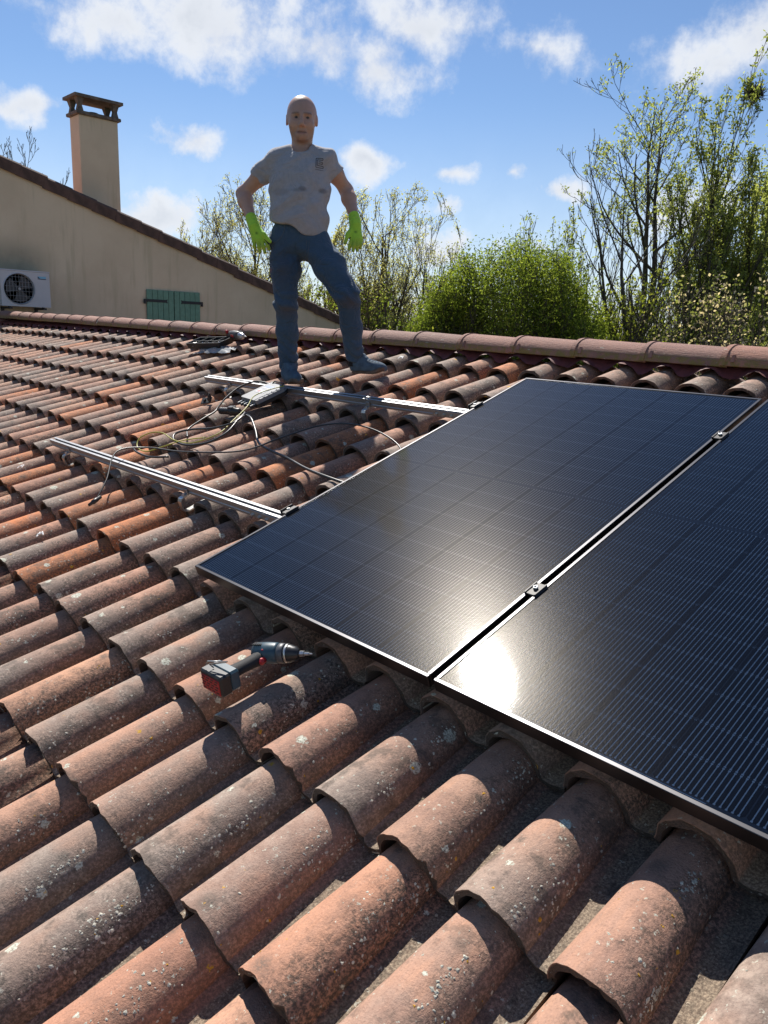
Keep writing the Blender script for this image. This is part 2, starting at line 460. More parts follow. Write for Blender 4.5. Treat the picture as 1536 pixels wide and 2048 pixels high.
near_meshes = [tile_mesh(i, nseg=17) for i in range(6)]
top_meshes = [tile_mesh(20+i, L=.34, nseg=13) for i in range(3)]
far_mesh = tile_mesh(40, nseg=8, ylev=(0., 1.)); far_top = tile_mesh(41, L=.34, nseg=8, ylev=(0., 1.))
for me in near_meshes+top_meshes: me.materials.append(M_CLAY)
cand = []
for j in range(-55, 11):
    for i in range(-3, 9):
        u, v = U0+TP*j, V0+TE*i
        if u-.1 < U_END: continue
        p = project(P(u, v+.18, KB+.07)); vis = 0
        if p and -60 < p[0] < 1596 and 500 < p[1] < 2150:
            under = (PU0-.02 < u < PU0+2*PW+.05) and (PV0-.02 < v and v+.35 < PV0+PH)
            if not under: vis = 1/p[2]**2
        cand.append((vis, u, v, i))
cand.sort(reverse=True, key=lambda c: c[0])
rg = random.Random(11)
near_tiles = []; laid = []
def tile_M(u, v, r_):
    return RF(u+r_.gauss(0, .0022), v+r_.gauss(0, .0035), KB+r_.gauss(0, .0016), r_.gauss(0, R(.35))) @ Matrix.Rotation(r_.gauss(0, R(.6)), 4, 'Y') @ Matrix.Rotation(r_.gauss(0, R(.3)), 4, 'X')
rest = []
for n_, (vis, u, v, i) in enumerate(cand):
    if n_ < 300 and vis > 0:
        me = rg.choice(top_meshes if i == 8 else near_meshes)
        o = bpy.data.objects.new('tile', me); COL.objects.link(o)
        M_ = tile_M(u, v, rg); put(o, roof, M_)
        laid.append((u, v+.18, o))
        if n_ < 150: near_tiles.append((vis, M_))
    else: rest.append((u, v, i, 1))
for j in range(-55, 11):                     # the far slope of the same roof
    for i in range(-3, 9):
        u, v = U0+TP*j, V0+TE*i
        if u-.1 > U_END: rest.append((u, v, i, -1))
def join_tiles(items):
    data = {}
    for nm, me in (('n', far_mesh), ('t', far_top)):
        v = np.zeros(len(me.vertices)*3, np.float32); me.vertices.foreach_get('co', v)
        uvd = np.zeros(len(me.loops)*2, np.float32); me.uv_layers[0].data.foreach_get('uv', uvd)
        li = np.zeros(len(me.loops), np.int32); me.loops.foreach_get('vertex_index', li)
        lt = np.zeros(len(me.polygons), np.int32); me.polygons.foreach_get('loop_total', lt)
        sm = np.zeros(len(me.polygons), bool); me.polygons.foreach_get('use_smooth', sm)
        data[nm] = (v.reshape(-1, 3), uvd.reshape(-1, 2), li, lt, sm)
    V, U, LI, LT, SM, RN = [], [], [], [], [], []; off = 0
    flipM = Matrix.Translation((0, 2*RIDGE_Y, 0)) @ Matrix.Diagonal((1, -1, 1, 1))
    for (u, v, i, side) in items:
        d = data['t' if i == 8 else 'n']
        M = tile_M(u, v, rg)
        if side < 0: M = flipM @ M
        A = np.array(M); co = d[0] @ A[:3, :3].T + A[:3, 3]
        V.append(co); U.append(d[1]); LI.append(d[2]+off); LT.append(d[3]); SM.append(d[4]); RN.append(np.full(len(co), rg.random(), np.float32)); off += len(co)
    V = np.concatenate(V); LI = np.concatenate(LI); LT = np.concatenate(LT)
    me = bpy.data.meshes.new('tile_field')
    me.vertices.add(len(V)); me.vertices.foreach_set('co', V.astype(np.float32).ravel())
    me.loops.add(len(LI)); me.loops.foreach_set('vertex_index', LI)
    me.polygons.add(len(LT)); st = np.concatenate([[0], np.cumsum(LT)[:-1]]).astype(np.int32)
    me.polygons.foreach_set('loop_start', st); me.polygons.foreach_set('loop_total', LT)
    me.polygons.foreach_set('use_smooth', np.concatenate(SM))
    ul = me.uv_layers.new(name='UVMap'); ul.data.foreach_set('uv', np.concatenate(U).ravel())
    at = me.attributes.new('tile_random', 'FLOAT', 'POINT'); at.data.foreach_set('value', np.concatenate(RN))
    me.update(calc_edges=True); me.validate()
    return me
# a few newer tiles, bright orange
ORANGE_AT = [(-3.15, 1.11), (-3.21, 0.72), (-4.61, 1.11), (-4.59, 2.33), (-4.31, 1.97), (-3.12, 2.19), (-4.24, 1.68), (-3.11, 1.93), (-3.32, 2.87), (-3.79, 1.03)]
for (u, v) in ORANGE_AT:
    q = min(laid, key=lambda c: (c[0]-u)**2+(c[1]-v)**2)
    if math.hypot(q[0]-u, q[1]-v) < .35:
        q[2].material_slots[0].link = 'OBJECT'; q[2].material_slots[0].material = M_FRESH
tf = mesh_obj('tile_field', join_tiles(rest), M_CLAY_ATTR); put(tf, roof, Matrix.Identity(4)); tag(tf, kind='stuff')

# ridge tiles: half rounds lapped towards the near end, a nib at the foot of each joint
def ridge_mesh(seed):
    rg_ = random.Random(seed); v = []; f = []; uv = []; sm = []
    seg = 14; T = .014; L = .445
    rows = ((0, .128, .098), (.028, .130, .101), (.030, .1245, .0955), (L, .119, .089))  # x along, half width, height
    rings = []
    for (x, a, hh) in rows:
        ring = []
        for sgn, da in ((1, 0), (-1, T)):
            idx = range(seg+1) if sgn > 0 else reversed(range(seg+1))
            for i in idx:
                ang = math.pi*i/seg; c_, s_ = math.cos(ang), max(0., math.sin(ang))
                ring.append(len(v)); v.append((x, -(a-da)*c_, (hh-da)*(s_**.8)-(.0 if da == 0 else .004)))
                uv.append((x, (1-abs(c_))))
        rings.append(ring)
    n = len(rings[0])
    for a_, b_ in zip(rings[:-1], rings[1:]):
        for j in range(n):
            k = (j+1) % n; f.append((a_[j], a_[k], b_[k], b_[j])); sm.append(j not in (seg, n-1))
    for ring in (rings[0], rings[-1]):
        for j in range(seg): f.append((ring[j], ring[n-1-j], ring[n-2-j], ring[j+1])); sm.append(False)
    # nibs
    for s_ in (-1, 1):
        b0 = len(v); y = s_*.113
        for (dx, dz, w2) in ((0, .018, .018), (0, .052, .011)):
            for (qx, qy) in ((-1, -1), (1, -1), (1, 1), (-1, 1)):
                v.append((.060+qx*w2*.55, y+qy*.010*(1 if dz < .03 else .8)-(s_*.012 if dz > .03 else 0)+s_*.006, dz)); uv.append((.1, .3))
        for q in ((0, 1, 5, 4), (1, 2, 6, 5), (2, 3, 7, 6), (3, 0, 4, 7), (4, 5, 6, 7)): f.append(tuple(b0+i for i in q)); sm.append(False)
    me = bpy.data.meshes.new('ridge_tile'); me.from_pydata(v, [], f)
    ul = me.uv_layers.new(name='UVMap'); li = np.zeros(len(me.loops), np.int32); me.loops.foreach_get('vertex_index', li)
    ul.data.foreach_set('uv', np.array(uv, np.float32)[li].ravel()); me.polygons.foreach_set('use_smooth', sm)
    bm = bmesh.new(); bm.from_mesh(me); bmesh.ops.recalc_face_normals(bm, faces=bm.faces)
    for e in bm.edges:
        if len(e.link_faces) == 2 and e.calc_face_angle(0) > R(40): e.smooth = False
    bm.to_mesh(me); bm.free(); me.materials.append(M_RIDGE); return me
RME = ridge_mesh(1)
RE = .4128
ZR = P(0, 3.49, -.08).z - .004
k0 = -1.608                                           # a measured joint
j = 0
x = k0 + RE*8
while x > -12.2:
    o = bpy.data.objects.new('ridge_tile', RME); COL.objects.link(o)
    rise = max(0, (-6.0-x))*.008
    # photo: the joint's raised lip is at the left end of each tile; tiles lap over their left neighbour
    M = Matrix.Translation((x, RIDGE_Y+rg.gauss(0, .002), ZR+rise+rg.gauss(0, .0015))) @ Matrix.Rotation(rg.gauss(0, R(.5)), 4, 'Z') @ Matrix.Rotation(R(.9)+rg.gauss(0, R(.25)), 4, 'Y')
    put(o, roof, M); x -= RE
# red flashing dressed over the tile crests under the ridge tiles
mb = MB(); nu = int((U_BEG-U_END)/TP*10)
def flash_k(u, v):
    c_ = math.cos((u-U0)/TP*2*math.pi); w = max(0., min(1., (v-3.40)/.12))
    return KB + .012 + (.055+.030*c_)*(1-w) + .085*w
for side in (1, -1):
    vs_ = []
    vv = (3.42, 3.46, 3.52, 3.58, 3.60)
    for a in range(nu+1):
        u = U_END + (U_BEG-U_END)*a/nu
        for v in vv:
            p = P(u, v+.006*math.sin(u*23)+(0 if v > 3.45 else .012*math.sin(u*61+1)), flash_k(u, v))
            if side < 0: p.y = 2*RIDGE_Y-p.y
            vs_.append(p)
    m_ = len(vv)
    mb.add(vs_, [(a*m_+q, (a+1)*m_+q, (a+1)*m_+q+1, a*m_+q+1) for a in range(nu) for q in range(m_-1)], True)
fl = mb.build('ridge_flashing', M_FLASH, roof); put(fl, roof, Matrix.Identity(4))

# crusts and crumbs on the nearest tiles: little lichen flakes on the flanks, washed-down grit in the channels
def flakes(name, mat, n_, channel, seed, smin_, smax_):
    r_ = random.Random(seed); V, F = [], []
    ws = [w for w, _ in near_tiles]
    patches = {}
    for _ in range(n_):
        i = r_.choices(range(len(near_tiles)), ws)[0]; M = near_tiles[i][1]
        if i not in patches: patches[i] = [(r_.uniform(.03, .36), r_.uniform(.25, .9), r_.uniform(.02, .07)) for _ in range(3)]
        if channel: y = r_.uniform(.0, .37); x = r_.uniform(.088, .136); t = y/TL; loc = Vector((x, y, -.006-.036*t)); nn = Vector((0, 0, 1))
        else:
            if r_.random() < .75: py, pa, pr = r_.choice(patches[i]); y = min(.37, max(.004, r_.gauss(py, pr))); q = pa+r_.gauss(0, pr*2.2)
            else: y = r_.uniform(.005, .37); q = r_.uniform(-.6, 1.)
            q = max(-.9, min(.97, q)); t = y/TL; a = .0870-.0190*t; hg = .0860-.0190*t; an = math.pi*(.5+.5*q)
            s_ = max(0., math.sin(an)); loc = Vector((-a*math.cos(an), y, hg*s_**.86-.036*t)); nn = Vector((-math.cos(an), 0, s_)).normalized()
        p = M @ loc; n3 = (M.to_3x3() @ nn).normalized(); e1 = n3.orthogonal().normalized(); e2 = n3.cross(e1)
        sz = smin_+(smax_-smin_)*r_.random()**2.5; ph = r_.uniform(0, 6.3); b0 = len(V); k_ = 6
        V.append(p+n3*sz*r_.uniform(.14, .30))
        for j in range(k_):
            a_ = ph+2*math.pi*j/k_; rr = sz*r_.uniform(.45, 1.25); V.append(p+(e1*math.cos(a_)+e2*math.sin(a_))*rr+n3*sz*r_.uniform(-.16, .08))
        for j in range(k_): F.append((b0, b0+1+j, b0+1+(j+1) % k_))
    me = bpy.data.meshes.new(name); me.from_pydata([tuple(p) for p in V], [], F); me.update()
    o = mesh_obj(name, me, mat); put(o, roof, Matrix.Identity(4)); tag(o, kind='stuff')
flakes('lichen_flakes', simple('pale_lichen', (.47, .45, .37), .95, var=.4, vscale=40), 5600, False, 3, .0008, .0050)
flakes('channel_grit', simple('washed_grit', (.30, .25, .185), .95, var=.5, vscale=60), 3000, True, 4, .0008, .0050)
flakes('orange_lichen', simple('orange_lichen', (.46, .25, .03), .95, var=.3, vscale=60), 110, False, 6, .002, .007)
# ------------------------------------------------------------------ solar panels
M_FRAME = simple('black_anodised_frame', (.065, .065, .07), .36, 1.0)
M_ALU = simple('rail_aluminium', (.36, .37, .385), .5, 1.0, var=.06, vscale=60)
M_BLACKMETAL = simple('black_clamp_metal', (.014, .014, .016), .55)
M_STEEL = simple('stainless_steel', (.55, .55, .54), .38, 1.0, var=.08, vscale=80)
M_BACK = simple('black_backsheet', (.060, .066, .078), .5)
def mat_cell():
    m, g, b = material('solar_cell')
    x, y, z = g.sep(g.new('ShaderNodeTexCoord').outputs['Object'])
    n = 16; pit = .1822/n
    ph = g.math('ABSOLUTE', g.math('SUBTRACT', g.math('FRACT', g.math('ADD', g.math('MULTIPLY', x, 1/pit), .5)), .5))
    wire = g.math('LESS_THAN', ph, .10)
    # solder dots along each wire
    dot = g.math('MULTIPLY', g.math('LESS_THAN', ph, .12), g.math('LESS_THAN', g.math('ABSOLUTE', g.math('SUBTRACT', g.math('FRACT', g.math('MULTIPLY', y, 52.)), .5)), .06))
    pad = g.math('MULTIPLY', g.math('LESS_THAN', ph, .20), g.math('GREATER_THAN', g.math('ABSOLUTE', y), .0425))
    tot = g.math('MAXIMUM', g.math('MAXIMUM', wire, dot), pad)
    r = g.new('ShaderNodeObjectInfo').outputs['Random']
    base = g.mix(r, (.0055, .0068, .0120), (.008, .0095, .0155))
    base = g.mix(g.math('MULTIPLY', tot, .95), base, (.74, .74, .72))
    g.put(b.inputs['Base Color'], base)
    g.put(b.inputs['Metallic'], g.math('MULTIPLY', tot, .25)); b.inputs['Roughness'].default_value = .42
    b.inputs['Specular IOR Level'].default_value = .25
    return m
def mat_glass():
    m, g, b = material('textured_solar_glass'); g.n.remove(b)
    pos = g.new('ShaderNodeTexCoord').outputs['Object']
    def bump(scale, strength):
        bp = g.new('ShaderNodeBump'); bp.inputs['Strength'].default_value = strength; bp.inputs['Distance'].default_value = .0006
        g.put(bp.inputs['Height'], g.noise(pos, scale, 2, .6)); return bp.outputs[0]
    fr = g.new('ShaderNodeFresnel'); fr.inputs['IOR'].default_value = 1.30
    g1 = g.new('ShaderNodeBsdfGlossy'); g1.inputs['Roughness'].default_value = .04; g1.inputs['Color'].default_value = (.86, .93, 1, 1); g.l.new(bump(900., .05), g1.inputs['Normal'])
    g2 = g.new('ShaderNodeBsdfGlossy'); g2.inputs['Roughness'].default_value = .22; g2.inputs['Color'].default_value = (1, .95, .86, 1); g.l.new(bump(300., .34), g2.inputs['Normal'])
    mg = g.new('ShaderNodeMixShader'); mg.inputs[0].default_value = .13; g.l.new(g1.outputs[0], mg.inputs[1]); g.l.new(g2.outputs[0], mg.inputs[2])
    tr = g.new('ShaderNodeBsdfTransparent'); tr.inputs[0].default_value = (.93, .95, .95, 1)
    ms = g.new('ShaderNodeMixShader'); g.l.new(fr.outputs[0], ms.inputs[0]); g.l.new(tr.outputs[0], ms.inputs[1]); g.l.new(mg.outputs[0], ms.inputs[2])
    g.l.new(ms.outputs[0], g.n['Material Output'].inputs[0])
    return m
M_CELL = mat_cell(); M_GLASS = mat_glass()
# one half cell with clipped corners
cw, ch = .1795, .0930
mb = MB(); c_ = .006
mb.add([(-cw/2+c_, -ch/2, 0), (cw/2-c_, -ch/2, 0), (cw/2, -ch/2+c_, 0), (cw/2, ch/2, 0), (-cw/2, ch/2, 0), (-cw/2, -ch/2+c_, 0)], [(0, 1, 2, 3, 4, 5)])
CELL = mb.mesh('cell'); CELL.materials.append(M_CELL)
def solar_panel(u0, label):
    t = empty('solar_panel'); M0 = RF(u0, PV0, 0.); t.matrix_world = M0; t.matrix_basis = M0
    fh, fw, lip = .035, .011, .0
    mb = MB()
    for (x0, x1, y0, y1) in ((0, PW, 0, fw), (0, PW, PH-fw, PH), (0, fw, fw, PH-fw), (PW-fw, PW, fw, PH-fw)):
        mb.box(((x0+x1)/2, (y0+y1)/2, -fh/2), (x1-x0, y1-y0, fh), bev=.0012)
    for (x0, x1, y0, y1) in ((fw, PW-fw, fw, .03), (fw, PW-fw, PH-.03, PH-fw)):   # lower flange
        mb.box(((x0+x1)/2, (y0+y1)/2, -fh+.001), (x1-x0, y1-y0, .002))
    mb.build('frame', M_FRAME, t)
    mb = MB(); mb.box((PW/2, PH/2, -.0075), (PW-2*fw, PH-2*fw, .004)); mb.build('backsheet', M_BACK, t)
    ncol, nrow = 6, 20
    gx = (PW-.022-ncol*.1822)/2
    half = (PH-.044-.018)/2
    for c in range(ncol):
        for r_ in range(nrow):
            yb = .022 + (r_+.5)*(half/10) if r_ < 10 else .022+half+.018+(r_-9.5)*(half/10)
            o = bpy.data.objects.new('cell', CELL); COL.objects.link(o); o.parent = t
            o.location = (.011+gx+(c+.5)*.1822, yb, -.0050)
    mb = MB()
    mb.add([(fw, fw, -.0022), (PW-fw, fw, -.0022), (PW-fw, PH-fw, -.0022), (fw, PH-fw, -.0022)], [(0, 1, 2, 3)])
    mb.build('glass', M_GLASS, t)
    # string ribbons peeping out at the foot of the cells
    for c in range(3):
        mb = MB(); mb.box((.011+gx+(2*c+1)*.1822, .0165, -.0050), (.1822*1.25, .0022, .0008)); mb.build('ribbon', M_STEEL, t)
    mb = MB(); mb.box((PW/2, PH*.5, -.0265), (.10, .06, .018), bev=.004); mb.build('junction_box', M_BLACKMETAL, t)
    tag(t, label, 'solar panel', 'solar panels clamped to the roof rails')
    return t
pa = solar_panel(PU0, 'black framed solar panel showing all its corners, between bare rails and the other panel')
pb = solar_panel(PU0+PW+.02, 'black framed solar panel at the right edge, with the white sun glare in its corner')
RV = (1.4135, 2.541)
def end_clamp(parent, x, y):
    mb = MB()
    mb.box((x-.0165, y, -.022), (.028, .062, .040), bev=.001)
    mb.box((x-.004, y, .0025), (.030, .062, .004), bev=.001)
    mb.box((x-.029, y, .004), (.005, .062, .012), bev=.001); mb.box((x+.010, y, .006), (.004, .062, .007), bev=.001)
    c = mb.build('end_clamp', M_BLACKMETAL, parent)
    mb = MB(); mb.lathe([(-.0, .0065), (.0075, .0065), (.0075, .0035), (.004, .0035)], Matrix.Translation((x-.016, y, 0)), 12); mb.build('bolt', M_STEEL, c)
def mid_clamp(parent, x, y):
    mb = MB(); mb.box((x, y, .0022), (.040, .058, .0035), bev=.001)
    mb.box((x-.0165, y, .005), (.004, .058, .004)); mb.box((x+.0165, y, .005), (.004, .058, .004)); mb.box((x, y, -.02), (.014, .05, .04))
    c = mb.build('mid_clamp', M_BLACKMETAL, parent)
    mb = MB(); mb.lathe([(.002, .0075), (.010, .0075), (.010, .0040), (.006, .0040)], Matrix.Translation((x, y, .002)), 12); mb.build('bolt', M_STEEL, c)
for rv in RV:
    end_clamp(pa, 0, rv-PV0); mid_clamp(pa, PW+.01, rv-PV0)

# ------------------------------------------------------------------ mounting rails with roof hooks
def rail(v, u0, u1, hooks, label, splice):
    t = empty('mounting_rail'); M0 = RF(u0, v, -.036); t.matrix_basis = M0
    L = u1-u0
    # cross-section (y across, z up): slotted box profile
    pr = [(-.020, -.040), (.020, -.040), (.020, -.030), (.0165, -.027), (.0165, -.022), (.020, -.019), (.020, 0), (.0075, 0), (.0075, -.0035), (.0145, -.0035), (.0145, -.014), (-.0145, -.014), (-.0145, -.0035), (-.0075, -.0035), (-.0075, 0), (-.020, 0), (-.020, -.019), (-.0165, -.022), (-.0165, -.027), (-.020, -.030)]
    segs = [(0, splice-.0015), (splice+.0015, L)]
    for (a, b_) in segs:
        mb = MB()
        mb.loft([[Vector((a, y, z)) for y, z in pr], [Vector((b_, y, z)) for y, z in pr]], False, False)
        # end rims so that the profile reads as hollow
        mb.add([(a, -.0145, -.0155), (a, .0145, -.0155), (a, .0145, -.0385), (a, -.0145, -.0385)], [(0, 1, 2, 3)])
        mb.build('rail_length', M_ALU, t)
    mb = MB(); mb.box((splice, -.0225, -.020), (.20, .004, .030), bev=.0008); sp = mb.build('splice_plate', M_ALU, t)
    for dx in (-.075, -.025, .025, .075):
        mb = MB(); mb.lathe([(0, .008), (.004, .008), (.004, .0055), (.011, .0055)], Matrix.Translation((splice+dx, -.0245, -.024)) @ Matrix.Rotation(R(90), 4, 'X'), 6, False); mb.build('bolt', M_STEEL, sp)
    for hu in hooks:
        x = hu-u0; mb = MB(); w = .030
        # hook: a flat steel strap bent in a C, out below the rail, down and back under the tile
        path = [(.010, -.046), (-.050, -.046), (-.062, -.050), (-.068, -.060), (-.069, -.098), (-.064, -.110), (-.045, -.116), (.04, -.112), (.09, -.118)]
        th = .0055; rings = []
        for i, (y, z) in enumerate(path):
            a = path[max(0, i-1)]; b_ = path[min(len(path)-1, i+1)]; d = Vector((b_[0]-a[0], b_[1]-a[1])).normalized(); nn = Vector((-d.y, d.x))*th/2
            rings.append([Vector((x-w/2, y+nn.x, z+nn.y)), Vector((x+w/2, y+nn.x, z+nn.y)), Vector((x+w/2, y-nn.x, z-nn.y)), Vector((x-w/2, y-nn.x, z-nn.y))])
        mb.loft(rings)
        h_ = mb.build('roof_hook', M_STEEL, t)
        mb = MB(); mb.box((x, -.024, -.030), (.030, .007, .032), bev=.001); mb.box((x, -.034, -.041), (.030, .022, .006), bev=.001); mb.build('clamp_plate', M_ALU, h_)
        mb = MB(); mb.lathe([(0, .011), (.002, .011), (.002, .0075), (.010, .0075)], Matrix.Translation((x, -.040, -.043)), 8, False); mb.build('bolt', M_STEEL, h_)
    tag(t, label, 'rail', 'aluminium mounting rails')
    return t
rail(RV[0], -4.778, -.02, (-4.506, -3.135, -1.75, -.4), 'bare aluminium rail nearer the camera, crossed by a thin black cable', 2.27)
rail(RV[1], -4.776, -.02, (-4.464, -3.086, -1.75, -.4), 'bare aluminium rail in front of the standing man, carrying the grey inverter', 2.27)
# ------------------------------------------------------------------ ground
def mat_ground():
    m, g, b = material('meadow')
    pos = g.new('ShaderNodeNewGeometry').outputs['Position']
    n = g.noise(pos, .35, 6, .65); f = g.noise(pos, 9., 4, .7)
    g.put(b.inputs['Base Color'], g.mix(g.sstep(g.math('ADD', n, g.math('MULTIPLY_ADD', f, .5, -.25)), .35, .65), (.035, .06, .015), (.085, .10, .03)))
    b.inputs['Roughness'].default_value = .95
    return m
mb = MB()
mb.add([(-1500, -600, 0), (1200, -600, 0), (1200, 1800, 0), (-1500, 1800, 0)], [(0, 1, 2, 3)])
gr = mb.build('ground', mat_ground()); tag(gr, kind='structure')

# ------------------------------------------------------------------ taller house with the gable
def mat_render_wall():
    m, g, b = material('beige_render')
    pos = g.new('ShaderNodeNewGeometry').outputs['Position']
    x, y, z = g.sep(pos)
    blot = g.noise(pos, 1.1, 5, .6); fine = g.noise(pos, 55., 4, .7)
    run = g.noise(g.vmath('MULTIPLY', pos, (1, 3.2, .35)), 1.6, 5, .62)       # rain runs
    col = g.mix(g.sstep(blot, .35, .65), (.54, .46, .335), (.61, .53, .395))
    col = g.mix(g.sstep(run, .50, .70, 0., .20), col, (.38, .35, .23))
    col = g.mix(g.sstep(g.math('ADD', run, g.math('MULTIPLY', blot, .4)), .72, .9, 0., .25), col, (.30, .28, .18))
    # soot-green bloom above the cooling unit
    d = g.vmath('DISTANCE', g.vmath('MULTIPLY', pos, (0, 1., 1.6)), (0, 4.35, (CZ+.78)*1.6), out=1)
    col = g.mix(g.math('MULTIPLY', g.sstep(d, .75, .1), g.sstep(blot, .3, .6, .25, .7)), col, (.14, .145, .11))
    col = g.mix(g.math('MULTIPLY', fine, .25), col, g.mix(1., col, (.7, .7, .7), 'MULTIPLY'))
    g.put(b.inputs['Base Color'], col); b.inputs['Roughness'].default_value = .95
    bp = g.new('ShaderNodeBump'); bp.inputs['Strength'].default_value = .5; bp.inputs['Distance'].default_value = .004
    g.put(bp.inputs['Height'], fine); g.l.new(bp.outputs[0], b.inputs['Normal'])
    return m
M_WALL = mat_render_wall()
M_VERGE = simple('dark_verge_clay', (.085, .052, .042), .85, var=.35, vscale=9, bump=.5, bscale=120)
M_SHUTTER = simple('green_shutter_paint', (.11, .235, .175), .55, var=.12, vscale=14)
M_IRON = simple('black_iron', (.012, .013, .018), .55)
M_CONC = simple('old_concrete', (.115, .10, .085), .92, var=.4, vscale=14, bump=.6, bscale=90)
GX = -13.0
gh = empty('gable_house', (GX-4, 3, 0)); tag(gh, 'taller beige rendered house with a sloping gable, chimney and green shutters', 'house')
APY, SL = 1.0, .309
def rake(y): return CZ + 2.29 - SL*(abs(y-APY)+APY-4.22)
ZW = -.17
EY = 11.9
mb = MB()
xs = (GX-9, GX)
prof = [(APY-(EY-APY), 0), (EY, 0), (EY, rake(EY)+ZW), (APY, rake(APY)+ZW), (APY-(EY-APY), rake(EY)+ZW)]
mb.loft([[Vector((x, y, z)) for y, z in prof] for x in xs]); w_ = mb.build('wall', M_WALL, gh); put(w_, gh, Matrix.Identity(4))
mb = MB()                                              # roof slabs
for s_ in (1, -1):
    ye = APY+s_*(EY+.3-APY); ze = rake(EY+.3)-.035
    a = [Vector((GX-9.2, APY, rake(APY)-.035)), Vector((GX-.02, APY, rake(APY)-.035)), Vector((GX-.02, ye, ze)), Vector((GX-9.2, ye, ze))]
    mb.add(a+[p-Vector((0, 0, .12)) for p in a], [(0, 1, 2, 3), (7, 6, 5, 4), (0, 4, 5, 1), (1, 5, 6, 2), (2, 6, 7, 3), (3, 7, 4, 0)])
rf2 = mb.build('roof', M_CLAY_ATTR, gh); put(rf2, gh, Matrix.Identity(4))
# verge tiles: a rounded top with a deep outer cheek, each lapping the one below
vme = MB(); VLn = .455; sec = [(-.16, -.02), (-.12, .022), (-.06, .03), (-.01, .022), (.022, -.006), (.026, -.03), (.026, -.165), (.010, -.165), (.010, -.03), (-.02, -.004), (-.06, .012), (-.12, .004), (-.16, -.034)]
vme.loft([[Vector((x, 0, z)) for x, z in sec], [Vector((x, VLn, z-.0)) for x, z in sec]])
VM = vme.mesh('verge_tile')
bm = bmesh.new(); bm.from_mesh(VM); bmesh.ops.recalc_face_normals(bm, faces=bm.faces); bm.to_mesh(VM); bm.free(); VM.materials.append(M_VERGE)
ang = math.atan(SL); y = APY+.02
rg = random.Random(5)
while y < EY+.1:
    o = bpy.data.objects.new('verge_tile', VM); COL.objects.link(o)
    put(o, gh, Matrix.Translation((GX+.02+rg.gauss(0, .004), y, rake(y)-.022+rg.gauss(0, .004))) @ Matrix.Rotation(-ang+R(2.0), 4, 'X'))
    y += .40*math.cos(ang)
# chimney
CHX0, CHX1, CHY0, CHY1 = -13.97, -13.60, 5.69, 6.36
ch = empty('chimney', (0, 0, 0)); put(ch, gh, Matrix.Translation(((CHX0+CHX1)/2, (CHY0+CHY1)/2, CZ+1.5)))
def cput(mbx, name, mat, par):
    o = mbx.build(name, mat, par); put(o, par, Matrix.Identity(4)); return o
ZS = CZ+3.24
mb = MB(); cxm, cym = (CHX0+CHX1)/2, (CHY0+CHY1)/2
mb.box((cxm, cym, (CZ+1.2+ZS)/2), (CHX1-CHX0, CHY1-CHY0, ZS-CZ-1.2), bev=.008); cput(mb, 'shaft', M_WALL, ch)
mb = MB(); mb.box((cxm, cym, ZS+.028), (CHX1-CHX0+.09, CHY1-CHY0+.09, .054), bev=.008); cput(mb, 'crown_slab', M_CONC, ch)
for sx in (-1, 1):
    for sy in (-1, 1):
        mb = MB(); rings = []
        for zz, w2 in ((0, .050), (.05, .040), (.095, .032), (.14, .044), (.205, .062)):
            cx_, cy_ = cxm+sx*(.5*(CHX1-CHX0)-.035), cym+sy*(.5*(CHY1-CHY0)-.035)
            rings.append([Vector((cx_+qx*w2, cy_+qy*w2, ZS+.054+zz)) for qx, qy in ((-1, -1), (1, -1), (1, 1), (-1, 1))])
        mb.loft(rings); cput(mb, 'cap_post', M_CONC, ch)
mb = MB(); hx, hy = (CHX1-CHX0)/2+.075, (CHY1-CHY0)/2+.075; zt_ = ZS+.258
mb.loft([[Vector((cxm+qx*hx, cym+qy*hy, zt_)) for qx, qy in ((-1, -1), (1, -1), (1, 1), (-1, 1))], [Vector((cxm+qx*hx, cym+qy*hy, zt_+.045)) for qx, qy in ((-1, -1), (1, -1), (1, 1), (-1, 1))],
         [Vector((cxm+qx*hx*.55, cym+qy*hy*.6, zt_+.075)) for qx, qy in ((-1, -1), (1, -1), (1, 1), (-1, 1))]])
cput(mb, 'cap_slab', M_CONC, ch)
mb = MB(); mb.lathe([(0, .12), (.035, .115), (.05, .09)], Matrix.Translation((cxm, cym-.02, ZS+.05)), 10); cput(mb, 'flue', M_CONC, ch)
# shutters
rg = random.Random(3)
for s_, (ya, yb) in enumerate(((6.47, 6.985), (6.995, 7.51))):
    sh = empty('shutter'); put(sh, gh, Matrix.Translation((GX+.03, (ya+yb)/2, CZ)))
    nP = 5; wP = (yb-ya)/nP
    for q in range(nP):
        mb = MB(); mb.box((GX+.035+rg.uniform(-.001, .001), ya+(q+.5)*wP, CZ-.05), (.030, wP-.006, 1.12), bev=.004); cput(mb, 'plank', M_SHUTTER, sh)
    zh = CZ+.325
    y0 = ya-.05 if s_ == 0 else yb+.05; sg = 1 if s_ == 0 else -1
    for zz in (zh, zh-.72):
        ol = [(0, -.024), (.40, -.024), (.44, -.034), (.425, 0), (.44, .034), (.40, .024), (.0, .024)]
        mb = MB(); mb.prism([(sg*a, b_) for a, b_ in ol] if sg > 0 else [(sg*a, b_) for a, b_ in reversed(ol)], .007, Matrix.Translation((GX+.0525, y0, zz)) @ Matrix(((0, 0, 1, 0), (1, 0, 0, 0), (0, 1, 0, 0), (0, 0, 0, 1))))
        mb.box((GX+.045, y0+sg*.012, zz-.02), (.03, .03, .075))
        cput(mb, 'strap_hinge', M_IRON, sh)
mb = MB(); mb.box((GX+.001, 6.99, CZ-.05), (.02, 1.0, 1.08)); cput(mb, 'window_recess', M_IRON, gh)

